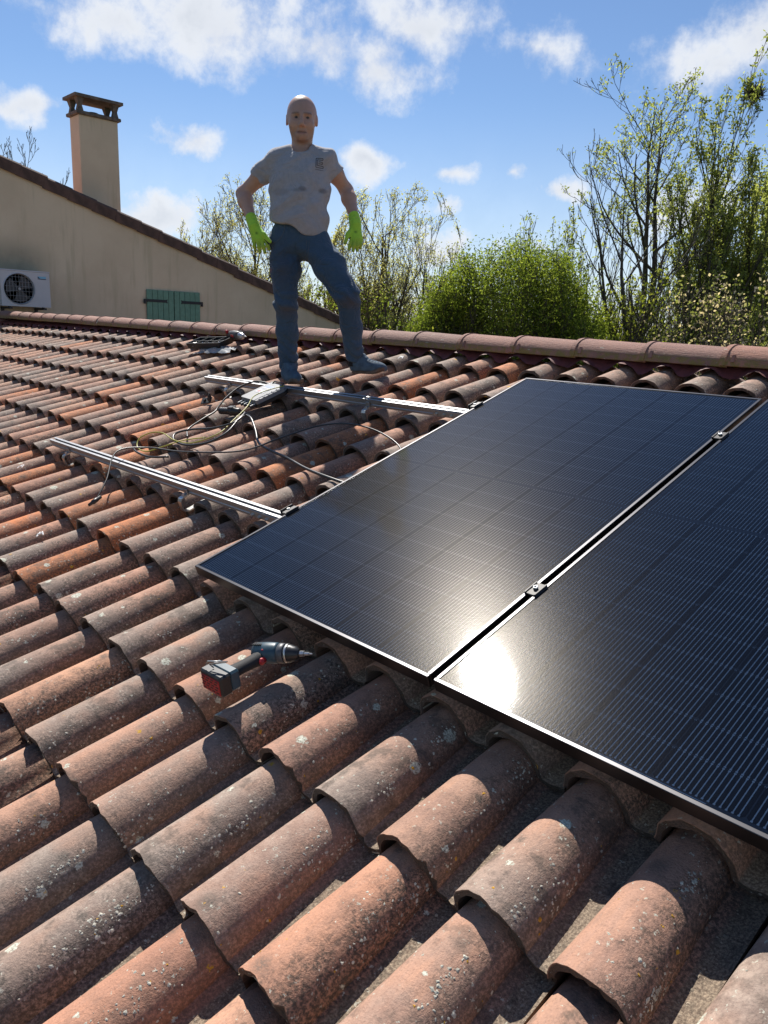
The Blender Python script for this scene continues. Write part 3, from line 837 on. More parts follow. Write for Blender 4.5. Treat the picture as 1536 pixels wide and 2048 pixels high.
# ------------------------------------------------------------------ air conditioner on the gable wall
M_AC = simple('ac_white_paint', (.43, .45, .49), .45, var=.04, vscale=4)
M_ACDARK = simple('ac_dark_interior', (.012, .014, .022), .6)
M_LOGOB = simple('logo_pale_blue', (.16, .42, .60), .5); M_LOGOD = simple('logo_dark_blue', (.015, .05, .12), .5)
AX1, AX0 = -12.62, -12.92; AY0, AY1, AZ0, AZ1 = 3.98, 4.70, CZ+.118, CZ+.632
ac = empty('air_conditioner', ((AX0+AX1)/2, (AY0+AY1)/2, AZ0)); tag(ac, 'white outdoor air conditioner unit with round fan grille on the beige gable wall', 'air conditioner')
fy, fz, fr_ = 4.245, (AZ0+AZ1)/2+.0, .212
mb = MB()   # casing: sides plus a front with a round hole
seg = 40; bx = AX1
oc = [(AY0, AZ0), (AY1, AZ0), (AY1, AZ1), (AY0, AZ1)]
def sq(t):   # square boundary point in direction t around the fan centre
    c_, s_ = math.cos(t), math.sin(t); k_ = min(((AY1-fy)/c_ if c_ > 0 else (AY0-fy)/c_) if abs(c_) > 1e-6 else 9, ((AZ1-fz)/s_ if s_ > 0 else (AZ0-fz)/s_) if abs(s_) > 1e-6 else 9)
    return Vector((bx, fy+c_*k_, fz+s_*k_))
ts = sorted([2*math.pi*i/seg for i in range(seg)] + [math.atan2(z-fz, y-fy) % (2*math.pi) for y, z in oc])
A_ = [sq(t) for t in ts]; B_ = [Vector((bx, fy+fr_*1.10*math.cos(t), fz+fr_*1.10*math.sin(t))) for t in ts]
C_ = [Vector((bx+.016, fy+fr_*1.06*math.cos(t), fz+fr_*1.06*math.sin(t))) for t in ts]; D_ = [Vector((bx-.03, fy+fr_*math.cos(t), fz+fr_*math.sin(t))) for t in ts]
mb.loft([[Vector((AX0, p.y, p.z)) for p in A_], A_, B_, C_, D_], True, False)
cput(mb, 'casing', M_AC, ac)
mb = MB(); mb.lathe([(0, fr_)], Matrix.Translation((bx-.028, fy, fz)) @ Matrix.Rotation(R(90), 4, 'Y'), 32); cput(mb, 'fan_recess', M_ACDARK, ac)
mb = MB()
for q in range(3):
    a0 = q*2.094
    pts = []
    for i in range(9):
        a = a0+i*.16
        pts += [Vector((bx-.022+.006*i/8, fy+.05*math.cos(a0+i*.2), fz+.05*math.sin(a0+i*.2))), Vector((bx-.022+.010*i/8, fy+.19*math.cos(a+.1), fz+.19*math.sin(a+.1)))]
    mb.add(pts, [(2*i, 2*i+1, 2*i+3, 2*i+2) for i in range(8)])
mb.lathe([(0, .05), (.012, .045)], Matrix.Translation((bx-.020, fy, fz)) @ Matrix.Rotation(R(90), 4, 'Y'), 16)
cput(mb, 'fan', simple('fan_grey', (.035, .038, .045), .5), ac)
gmb = MB()
for q in range(-4, 5):
    h_ = math.sqrt(max(0, 1-(q/4.6)**2))*fr_
    gmb.tube([(bx+.002, fy+q/4.6*fr_, fz-h_), (bx+.006, fy+q/4.6*fr_, fz), (bx+.002, fy+q/4.6*fr_, fz+h_)], .0022, 4)
for q in (-2.5, -1.5, -.5, .5, 1.5, 2.5):
    h_ = math.sqrt(max(0, 1-(q/3.1)**2))*fr_
    gmb.tube([(bx+.004, fy-h_, fz+q/3.1*fr_), (bx+.008, fy, fz+q/3.1*fr_), (bx+.004, fy+h_, fz+q/3.1*fr_)], .0022, 4)
gmb.lathe([(0, .022), (.008, .018)], Matrix.Translation((bx+.006, fy, fz)) @ Matrix.Rotation(R(90), 4, 'Y'), 14)
cput(gmb, 'grille', simple('grille_wire', (.30, .31, .33), .5), ac)
mb = MB(); mb.box((bx+.0012, 4.585, AZ1-.072), (.002, .12, .030)); lg_ = cput(mb, 'badge', M_LOGOB, ac)
mb = MB(); mb.box((bx+.002, 4.585, AZ1-.096), (.002, .125, .010)); mb.prism([(0, 0), (.035, 0), (.0, .026)], .002, Matrix.Translation((bx+.0025, 4.525, AZ1-.086)) @ Matrix(((0, 0, 1, 0), (1, 0, 0, 0), (0, 1, 0, 0), (0, 0, 0, 1)))); cput(mb, 'badge_bar', M_LOGOD, lg_)
mb = MB(); mb.box(((AX0+AX1)/2, (AY0+AY1)/2, AZ1+.010), (AX1-AX0+.012, AY1-AY0+.012, .018), bev=.005); cput(mb, 'lid', M_AC, ac)
for yy in (AY0+.12, AY1-.10):
    mb = MB(); mb.box(((AX1+GX)/2+.0, yy, AZ0-.025), (AX1-GX+.06, .045, .03)); mb.box((GX+.015, yy, AZ0-.16), (.03, .045, .30)); cput(mb, 'bracket', M_IRON, ac)
    mb = MB(); mb.lathe([(0, .022), (.02, .02)], Matrix.Translation((AX1-.05, yy, AZ0-.012)), 8); cput(mb, 'rubber_foot', M_IRON, ac)
# ------------------------------------------------------------------ trees
def bark(name, a, b_):
    m, g, b = material(name)
    pos = g.new('ShaderNodeNewGeometry').outputs['Position']
    n = g.noise(g.vmath('MULTIPLY', pos, (1, 1, .4)), 14., 3, .6)
    g.put(b.inputs['Base Color'], g.mix(g.sstep(n, .35, .65), a, b_)); b.inputs['Roughness'].default_value = .9
    return m
M_BARK = bark('grey_brown_bark', (.040, .034, .026), (.095, .082, .062)); M_BARK_L = bark('pale_twig_bark', (.085, .07, .052), (.16, .135, .10))
def leafmat(name, stops, trans=.5):
    m, g, b = material(name); g.n.remove(b)
    at = g.new('ShaderNodeAttribute', attribute_name='leaf_random').outputs['Fac']
    col = g.ramp(at, stops)
    d = g.new('ShaderNodeBsdfDiffuse'); t = g.new('ShaderNodeBsdfTranslucent'); mx = g.new('ShaderNodeMixShader'); mx.inputs[0].default_value = trans
    g.l.new(col, d.inputs[0]); g.l.new(g.mix(1., col, (1.9, 1.9, 1.0), 'MULTIPLY'), t.inputs[0])
    g.l.new(d.outputs[0], mx.inputs[1]); g.l.new(t.outputs[0], mx.inputs[2]); g.l.new(mx.outputs[0], g.n['Material Output'].inputs[0])
    return m
L_ASH = leafmat('pale_spring_leaf', [(0, (.13, .16, .04)), (.5, (.22, .25, .085)), (1, (.34, .36, .17))], .55)
L_BUD = leafmat('pale_bud', [(0, (.20, .20, .09)), (.5, (.32, .32, .16)), (1, (.44, .43, .26))], .55)
L_BUSH = leafmat('bush_leaf', [(0, (.065, .095, .018)), (.5, (.13, .175, .035)), (1, (.23, .27, .06))])
L_YEL = leafmat('yellow_green_leaf', [(0, (.10, .13, .02)), (.5, (.18, .21, .035)), (1, (.28, .29, .07))])
L_BLOS = leafmat('blossom', [(0, (.12, .14, .04)), (.45, (.20, .22, .09)), (.55, (.36, .30, .27)), (1, (.52, .44, .40))])

def tubes(pts, rad, sides):
    """pts (n,k,3), rad (n,k): one tube per row -> verts, quads"""
    n, k, _ = pts.shape
    t = np.empty_like(pts); t[:, 1:-1] = pts[:, 2:]-pts[:, :-2]; t[:, 0] = pts[:, 1]-pts[:, 0]; t[:, -1] = pts[:, -1]-pts[:, -2]
    t /= np.linalg.norm(t, axis=2, keepdims=True)+1e-9
    ref = np.where(np.abs(t[:, :1, 2:3]) > .9, np.array([1., 0, 0]), np.array([0, 0, 1.]))
    a = np.cross(t, np.broadcast_to(ref, t.shape)); a /= np.linalg.norm(a, axis=2, keepdims=True)+1e-9
    b_ = np.cross(t, a)
    th = 2*np.pi*np.arange(sides)/sides
    v = pts[:, :, None]+rad[:, :, None, None]*(a[:, :, None]*np.cos(th)[:, None]+b_[:, :, None]*np.sin(th)[:, None])
    idx = np.arange(n*k*sides).reshape(n, k, sides)
    q = np.stack([idx[:, :-1], np.roll(idx, -1, 2)[:, :-1], np.roll(idx, -1, 2)[:, 1:], idx[:, 1:]], -1).reshape(-1, 4)
    return v.reshape(-1, 3), q
def quads_mesh(name, v, q, mat, attr=None, smooth=False):
    me = bpy.data.meshes.new(name)
    me.vertices.add(len(v)); me.vertices.foreach_set('co', np.ascontiguousarray(v, np.float32).ravel())
    me.loops.add(q.size); me.loops.foreach_set('vertex_index', np.ascontiguousarray(q, np.int32).ravel())
    me.polygons.add(len(q)); me.polygons.foreach_set('loop_start', np.arange(0, q.size, 4, dtype=np.int32)); me.polygons.foreach_set('loop_total', np.full(len(q), 4, np.int32))
    if smooth: me.polygons.foreach_set('use_smooth', np.ones(len(q), bool))
    if attr is not None:
        at = me.attributes.new('leaf_random', 'FLOAT', 'POINT'); at.data.foreach_set('value', np.ascontiguousarray(attr, np.float32))
    me.update(calc_edges=True); me.materials.append(mat); return me
def leaves(c, size, rng, aspect=.5, droop=0.):
    """random leaf quads (diamonds) around centres c (n,3)"""
    n = len(c); d = rng.normal(size=(n, 3)); d[:, 2] -= droop; d /= np.linalg.norm(d, axis=1, keepdims=True)
    e = rng.normal(size=(n, 3)); e -= d*(e*d).sum(1, keepdims=True); e /= np.linalg.norm(e, axis=1, keepdims=True)
    s = (size*rng.uniform(.6, 1.35, n))[:, None]
    v = np.stack([c, c+d*s*.5+e*s*aspect*.5, c+d*s, c+d*s*.5-e*s*aspect*.5], 1).reshape(-1, 3)
    return v, np.arange(4*n).reshape(n, 4), np.repeat(rng.random(n), 4)

def grow(rng, stems, levels, seg=6):
    """stems: list of (start, dir, length, r0). levels: list of dicts n, frac, ang, up, wig, t0. returns per level arrays"""
    out = []; cur = stems
    for li, L in enumerate(levels):
        P_, Rr = [], []; nxt = []
        for (p0, d0, ln, r0) in cur:
            p = np.array(p0, float); d = np.array(d0, float); pts = [p.copy()]; st = ln/seg
            for i in range(seg):
                d = d + rng.normal(size=3)*L['wig'] + np.array([0, 0, L['up']]); d /= np.linalg.norm(d)
                p = p + d*st; pts.append(p.copy())
            pts = np.array(pts); r_end = r0*L.get('taper', .35)
            rad = r0+(r_end-r0)*np.linspace(0, 1, seg+1)
            P_.append(pts); Rr.append(rad)
            if li+1 < len(levels):
                N = levels[li+1]; k = N['n']; k = max(1, int(round(k*min(1.3, max(.45, ln/L.get('ref', ln))))))
                ts = N['t0']+(1-N['t0'])*(np.arange(k)+rng.random(k)*.9)/k
                az0 = rng.random()*6.28
                for q, t in enumerate(ts):
                    t = min(t, .995); f = t*seg; i = int(f); w = f-i
                    pos = pts[i]*(1-w)+pts[i+1]*w; dd = pts[i+1]-pts[i]; dd /= np.linalg.norm(dd)
                    az_ = az0+q*2.4+rng.normal()*.4; an = N['ang']*rng.uniform(.7, 1.3)
                    ref = np.array([1., 0, 0]) if abs(dd[2]) > .9 else np.array([0, 0, 1.])
                    a = np.cross(dd, ref); a /= np.linalg.norm(a); b_ = np.cross(dd, a)
                    nd = dd*math.cos(an)+(a*math.cos(az_)+b_*math.sin(az_))*math.sin(an)
                    nl = ln*N['frac']*(1.12-.55*t)*rng.uniform(.75, 1.25)
                    nxt.append((pos, nd, nl, max(.004, min((r0+(r_end-r0)*t)*.62, r0*N.get('rf', .5)))))
        out.append((np.array(P_), np.array(Rr))); cur = nxt
    return out
def place(az, dist): return np.array([-math.sin(R(az))*dist, math.cos(R(az))*dist, 0.])
def make_tree(name, label, az, dist, H, Wd, stems, levels, leaf, seed, bark_m=None, cat='tree', group=None, minr=.0, cen=None, env=None, soft=.2):
    """leaf: dict mat,size,n,spread,lv,aspect,droop or None"""
    rng = np.random.default_rng(seed); base = place(az, dist)
    st = [(np.array(p)+base, np.array(d)/np.linalg.norm(d), l, r_) for p, d, l, r_ in stems]
    lv = grow(rng, st, levels)
    # fit to the height and spread the tree has in the place
    allp = np.concatenate([p.reshape(-1, 3) for p, _ in lv])-base; sx = lat(az); ux = allp @ sx
    lo, hi = np.percentile(ux, 1.5), np.percentile(ux, 98.5); kz = H/allp[:, 2].max(); kx = Wd/(hi-lo)
    fy_ = np.array([-math.sin(R(az)), math.cos(R(az)), 0.])
    sh_ = 0. if cen is None else cen-(lo+hi)/2*kx
    for i, (p, r_) in enumerate(lv):
        q = p-base; hz = np.clip(q[..., 2:3]*kz/H, 0, 1)
        lv[i] = (base+sx*((q @ sx)[..., None]*kx+sh_*hz**.7)+fy_*((q @ fy_)[..., None]*kx)+np.array([0, 0, 1.])*q[..., 2:3]*kz, r_)
    if env:     # keep the crown inside a rounded outline
        cz_, rx_, rz_ = env; cc = base+sx*(cen or 0.)+np.array([0, 0, cz_]); rad3 = np.array([rx_, rx_, rz_])
        for i, (p, r_) in enumerate(lv):
            q = (p-cc); rr = np.linalg.norm(q/rad3, axis=2, keepdims=True); f_ = np.where((rr > .8) & (p[..., 2:3] > cz_*.35), (.8+soft*np.tanh((rr-.8)/soft*.9))/np.maximum(rr, .8), 1.)
            lv[i] = (cc+q*f_, r_)
    V, Q = [], []; off = 0
    for i, (p, r_) in enumerate(lv):
        v, q = tubes(p, np.maximum(r_, minr), 7 if i == 0 else 5 if i == 1 else 3); V.append(v); Q.append(q+off); off += len(v)
    t = empty(name, tuple(base)); tag(t, label, cat, group)
    w = mesh_obj('trunk', quads_mesh('trunk', np.concatenate(V), np.concatenate(Q), bark_m or M_BARK, smooth=True)); put(w, t, Matrix.Identity(4))
    if leaf:
        C = []
        for i in leaf['lv']:
            p = lv[i][0]; n = leaf['n']
            tt = rng.random((len(p), n))**leaf.get('tipw', .5)*(p.shape[1]-1.001); ii = tt.astype(int); ww = (tt-ii)[..., None]
            rows = np.arange(len(p))[:, None]
            c = p[rows, ii]*(1-ww)+p[rows, ii+1]*ww
            keep = rng.random(len(p)) < leaf.get('keep', 1.)
            c = c[keep]; c = c+rng.normal(size=c.shape)*leaf['spread']; C.append(c.reshape(-1, 3))
        C = np.concatenate(C); C = C[C[:, 2] > .05]
        if 'cut' in leaf: C = C[leaf['cut'](C, rng)]
        v, q, a = leaves(C, leaf['size'], rng, leaf.get('aspect', .5), leaf.get('droop', 0.))
        cr = mesh_obj('crown', quads_mesh('crown', v, q, leaf['mat'], a)); put(cr, t, Matrix.Identity(4))
    return t
lat = lambda az: np.array([math.cos(R(az)), math.sin(R(az)), 0.])       # to the right as seen from the roof
def lean(az, s, z=1.): v = lat(az)*s; v[2] = z; return v
ASH_L = [dict(wig=.06, up=.02, taper=.10, ref=8.), dict(n=11, t0=.28, frac=.40, ang=.55, up=.09, wig=.07, rf=.42, ref=3.), dict(n=8, t0=.15, frac=.46, ang=.55, up=.12, wig=.09, rf=.42, ref=1.3), dict(n=6, t0=.2, frac=.5, ang=.5, up=.14, wig=.10, rf=.5, ref=.6), dict(n=3, t0=.4, frac=.6, ang=.5, up=.12, wig=.12, rf=.6)]
ash_leaf = dict(mat=L_ASH, size=.085, n=10, spread=.05, lv=[4], aspect=.42, droop=.35, keep=.8, tipw=.2)
z0 = (0, 0, 0)
make_tree('tall_tree', 'tall slender spring tree with a forked trunk and pale leaf tufts, left of the tallest', 30.3, 21., 10.95, 3.4, [(z0, lean(30, .03), 6.2, .17), (lean(30, .05, 4.6)*1., lean(30, .16), 6.3, .10), (lean(30, .02, 4.7)*1., lean(30, -.10), 6.0, .095)], ASH_L, ash_leaf, 3, minr=.0055, group='spring trees beyond the ridge', cen=0.75)
make_tree('tall_tree', 'tallest spring tree at the right edge with a dark ball of twigs near its top', 24.9, 20., 10.9, 2.6, [(z0, lean(25, .03), 10.6, .16), (lean(25, .3, 0), lean(25, .10), 9.6, .12), (lean(25, -.2, 0), lean(25, -.05), 8.4, .11)], ASH_L, dict(ash_leaf, keep=.85), 8, minr=.0055, group='spring trees beyond the ridge', cen=0.5)
make_tree('tall_tree', 'spring tree cut by the right edge of the picture, beside the tallest tree', 21.0, 23., 10.6, 2.6, [(z0, lean(21, .0), 10.5, .16), (lean(21, -.3, 0), lean(21, -.10), 9.8, .13)], ASH_L, dict(ash_leaf, keep=.85), 15, minr=.006, group='spring trees beyond the ridge', cen=0.2)
BARE_L = [dict(wig=.06, up=.02, taper=.10, ref=7.), dict(n=9, t0=.38, frac=.46, ang=.75, up=.08, wig=.08, rf=.5, ref=3.), dict(n=6, t0=.2, frac=.5, ang=.6, up=.15, wig=.10, rf=.45, ref=1.3), dict(n=4, t0=.2, frac=.48, ang=.55, up=.18, wig=.12, rf=.5, ref=.6), dict(n=2, t0=.3, frac=.6, ang=.5, up=.16, wig=.12, rf=.6)]
make_tree('bare_tree', 'nearly bare tree leaning left with dark sweeping limbs against the sky', 28.0, 18., 9.15, 3.5, [(z0, lean(28, -.20), 8.6, .14), (lean(28, -.75, 3.6)*1., lean(28, -.7), 4.2, .07), (lean(28, -.9, 4.6)*1., lean(28, -.15), 4.2, .06), (lean(28, -.4, 2.4), lean(28, -.9), 3.2, .06)], BARE_L, dict(mat=L_ASH, size=.06, n=2, spread=.02, lv=[4], aspect=.45, keep=.45, tipw=.1), 21, minr=.005, group='spring trees beyond the ridge', cen=-1.15)
SAP_L = [dict(wig=.05, up=.03, taper=.12, ref=5.), dict(n=9, t0=.3, frac=.36, ang=.6, up=.12, wig=.1, rf=.45, ref=1.8), dict(n=5, t0=.15, frac=.5, ang=.6, up=.1, wig=.12, rf=.5, ref=.7), dict(n=3, t0=.15, frac=.55, ang=.6, up=.1, wig=.12, rf=.6)]
make_tree('sapling', 'slim light green sapling just right of the dense bush', 34.6, 22., 8.05, 1.5, [(z0, lean(34, .02), 8.0, .07), (lean(34, .2, 0), lean(34, .07), 7.2, .06)], SAP_L, dict(mat=L_ASH, size=.09, n=6, spread=.05, lv=[3], aspect=.5, keep=.7), 31, minr=.006, group='spring trees beyond the ridge')
make_tree('sapling', 'slim light green sapling rising behind the dense bush', 36.4, 24., 7.9, 1.3, [(z0, lean(36, -.02), 7.6, .07)], SAP_L, dict(mat=L_ASH, size=.09, n=6, spread=.05, lv=[3], aspect=.5, keep=.7), 33, minr=.006, group='spring trees beyond the ridge')
OAK_L = [dict(wig=.06, up=.02, taper=.12, ref=6.), dict(n=13, t0=.2, frac=.55, ang=1.0, up=.07, wig=.08, rf=.5, ref=3.), dict(n=9, t0=.15, frac=.5, ang=.75, up=.08, wig=.1, rf=.45, ref=1.4), dict(n=6, t0=.15, frac=.5, ang=.65, up=.08, wig=.12, rf=.5, ref=.6), dict(n=4, t0=.25, frac=.6, ang=.6, up=.08, wig=.12, rf=.6)]
bud = dict(mat=L_BUD, size=.052, n=7, spread=.04, lv=[4], aspect=.45, keep=.9, tipw=.3)
make_tree('budding_tree', 'round twiggy tree in pale bud, rising behind and right of the man', 46.0, 20., 8.6, 4.3, [(z0, lean(46, .02), 7.6, .16), (lean(46, .1, 1.5), lean(46, .38), 5.6, .09), (lean(46, -.1, 1.6), lean(46, -.30), 5.8, .09)], OAK_L, bud, 41, minr=.0045, env=(5.6, 1.75, 2.75), group='spring trees beyond the ridge')
make_tree('budding_tree', 'twiggy tree in pale bud standing left of the man, above the sloping gable', 56.8, 23., 9.2, 4.4, [(z0, lean(55, -.02), 8.2, .16), (lean(55, -.1, 2.2), lean(55, -.32), 5.6, .09), (lean(55, .1, 2.0), lean(55, .35), 5.2, .09)], OAK_L, dict(bud, keep=.8), 44, minr=.005, env=(6.2, 1.9, 2.6), group='spring trees beyond the ridge')
make_tree('bare_tree', 'bare treetop peeping over the gable roof at the left edge', 71.3, 38., 12.3, 4.2, [(z0, lean(71, 0), 11.6, .2), (lean(71, .1, 3), lean(71, -.2), 8.5, .12)], BARE_L, None, 51, minr=.010, group='spring trees beyond the ridge')
# dense bush and shrubs
BUSH_L = [dict(wig=.07, up=.04, taper=.3, ref=5.), dict(n=15, t0=.1, frac=.36, ang=.5, up=.12, wig=.1, rf=.5, ref=1.6), dict(n=7, t0=.1, frac=.5, ang=.55, up=.12, wig=.12, rf=.5, ref=.7), dict(n=4, t0=.1, frac=.6, ang=.5, up=.12, wig=.12, rf=.6)]
def clump(seed, az, w, h, n, depth=.8):
    r_ = random.Random(seed); out = []
    for i in range(n):
        s_ = r_.uniform(-1, 1); off = lat(az)*s_*w*.35; dp = np.array([-math.sin(R(az)), math.cos(R(az)), 0])*r_.uniform(-depth, depth)
        hh = h*(1-.38*abs(s_)**2)*r_.uniform(.90, 1.02)
        d = lean(az, s_*.26+r_.gauss(0, .05)); out.append((off+dp, d+np.array([r_.gauss(0, .06), r_.gauss(0, .06), 0]), hh, .03))
    return out
make_tree('bush', 'big dense dark green bush rising above the ridge, right of the man', 38.0, 16.5, 6.9, 4.4, clump(1, 37.6, 5.2, 6.3, 34), BUSH_L, dict(mat=L_BUSH, size=.060, n=17, spread=.15, lv=[2, 3], aspect=.42, tipw=.8), 61, minr=.004, cat='bush', env=(3.8, 1.75, 2.45), soft=.35)
make_tree('bush', 'smaller yellow-green shrub at the left foot of the dense bush', 41.6, 15.6, 5.35, 1.2, clump(2, 41.6, 1.5, 5.0, 10, .5), BUSH_L, dict(mat=L_YEL, size=.06, n=6, spread=.05, lv=[3], aspect=.42, tipw=.8), 62, minr=.004, cat='bush')
UND_L = [dict(wig=.09, up=.02, taper=.4, ref=4.), dict(n=9, t0=.2, frac=.5, ang=.8, up=.05, wig=.12, rf=.5, ref=1.6), dict(n=8, t0=.1, frac=.5, ang=.7, up=.05, wig=.14, rf=.5, ref=.7), dict(n=5, t0=.1, frac=.55, ang=.6, up=.03, wig=.14, rf=.6)]
make_tree('understorey_tree', 'low yellow-green leafy tree under the bare leaning tree', 30.6, 17., 6.0, 2.9, [(z0, lean(31, -.12), 5.6, .09), (z0, lean(31, .2), 5.2, .08), (lean(31, -.6, 0), lean(31, -.35), 5.2, .07), (lean(31, .5, 0), lean(31, .1), 5.9, .07)], UND_L, dict(mat=L_YEL, size=.085, n=4, spread=.05, lv=[3], aspect=.5, keep=.75), 71, minr=.005, group='spring trees beyond the ridge')
make_tree('understorey_tree', 'low olive-green leafy tree behind the bent knee of the man', 45.6, 17., 5.8, 1.9, [(z0, lean(45, -.2), 5.4, .08), (z0, lean(45, .15), 5.3, .08), (lean(45, -.7, 0), lean(45, -.4), 5.2, .07), (lean(45, .7, 0), lean(45, .3), 5.3, .07)], UND_L, dict(mat=L_BUSH, size=.075, n=4, spread=.05, lv=[3], aspect=.5, keep=.8), 73, minr=.005, group='spring trees beyond the ridge')
make_tree('understorey_tree', 'low olive-green leafy tree behind the legs of the man', 50.0, 18., 5.75, 2.2, [(z0, lean(50, -.2), 5.3, .08), (z0, lean(50, .15), 5.4, .08), (lean(50, -.9, 0), lean(50, -.3), 5.3, .07)], UND_L, dict(mat=L_BUSH, size=.08, n=4, spread=.05, lv=[3], aspect=.5, keep=.8), 74, minr=.005, group='spring trees beyond the ridge')
make_tree('blossom_shrub', 'pinkish white flowering shrub above the ridge at the right edge', 23.6, 13.6, 5.75, 2.9, [(lean(24, s_, 0)*1., lean(24, s_*.25+.02*i), 5.4-.3*abs(s_-.2), .05) for i, s_ in enumerate((-1.1, -.7, -.35, 0, .3, .6, .95, 1.3))], UND_L, dict(mat=L_BLOS, size=.055, n=4, spread=.06, lv=[3], aspect=.7, keep=.75), 81, minr=.004, cat='shrub', cen=0.1)
make_tree('understorey_tree', 'low green leafy tree between the flowering shrub and the leaning tree', 27.2, 19., 6.3, 2.4, [(z0, lean(27, -.15), 6.0, .08), (lean(27, .4, 0), lean(27, .12), 6.2, .08), (lean(27, -.7, 0), lean(27, -.1), 5.6, .07)], UND_L, dict(mat=L_ASH, size=.085, n=4, spread=.05, lv=[3], aspect=.5, keep=.8), 83, minr=.005, group='spring trees beyond the ridge')
# dark twiggy ball near the top of the tallest tree
rng = np.random.default_rng(5)
d_ = pix_dir(1507, 186); t_ = 20.05/math.hypot(d_.x, d_.y); nest_c = np.array(CAM+d_*t_)
st_ = rng.normal(size=(420, 3)); st_ /= np.linalg.norm(st_, axis=1, keepdims=True); st_ *= (.17*rng.random((420, 1))**.5)*np.array([1.1, 1.1, .85])
dr = rng.normal(size=(420, 3))*.07
v, q = tubes(np.stack([nest_c+st_-dr, nest_c+st_, nest_c+st_+dr], 1), np.full((420, 3), .006), 3)
o = mesh_obj('twig_ball', quads_mesh('twig_ball', v, q, M_BARK)); tag(o, 'dark ball of twigs high in the tallest tree at the right edge', 'nest')
# far wood: one mass of twigs and scrub closing the horizon
rng = np.random.default_rng(9); n_ = 5200
az_ = np.radians(rng.uniform(8, 80, n_)); ds = rng.uniform(38, 60, n_); hh = rng.uniform(3.2, 6.6, n_)*(1+.15*np.sin(az_*40))
b0 = np.stack([-np.sin(az_)*ds, np.cos(az_)*ds, np.zeros(n_)], 1); k_ = np.linspace(0, 1, 5)[None, :, None]
bend = rng.normal(size=(n_, 1, 3))*np.array([.5, .5, 0]); pts = b0[:, None]+np.array([0, 0, 1.])*hh[:, None, None]*k_+bend*k_**1.6
v, q = tubes(pts, np.linspace(.035, .012, 5)[None].repeat(n_, 0), 3)
lc = (pts[rng.integers(0, n_, 60000), rng.integers(1, 5, 60000)]+rng.normal(size=(60000, 3))*.35)
v2, q2, a2 = leaves(lc, .17, rng, .45)
fw_ = mesh_obj('far_wood', quads_mesh('far_wood', np.concatenate([v, v2]), np.concatenate([q, q2+len(v)]), leafmat('far_wood_tone', [(0, (.055, .05, .035)), (.5, (.075, .075, .035)), (1, (.10, .11, .04))], .25), np.concatenate([rng.random(len(v))*.3, a2])))
tag(fw_, 'hazy brown-green far wood along the horizon', 'wood', kind='stuff')
# ------------------------------------------------------------------ the man: smooth solids meshed by surface nets
def cone(X, a, b_, r1, r2):
    a = np.asarray(a, np.float32); b_ = np.asarray(b_, np.float32); ab = b_-a
    t = np.clip(((X-a) @ ab)/(ab @ ab), 0, 1)
    return np.linalg.norm(X-a-t[:, None]*ab, axis=1)-(r1+(r2-r1)*t)
def chain(X, pts, rs, k=.02):
    d = None
    for i in range(len(pts)-1):
        e = cone(X, pts[i], pts[i+1], rs[i], rs[i+1]); d = e if d is None else smin(d, e, k)
    return d
def ell(X, c, r_):
    q = (X-np.asarray(c, np.float32))/np.asarray(r_, np.float32); k0 = np.linalg.norm(q, axis=1); k1 = np.linalg.norm(q/np.asarray(r_, np.float32), axis=1)
    return k0*(k0-1)/np.maximum(k1, 1e-6)
def smin(a, b_, k):
    h = np.clip(.5+.5*(b_-a)/k, 0, 1); return b_*(1-h)+a*h-k*h*(1-h)
def smax(a, b_, k): return -smin(-a, -b_, k)
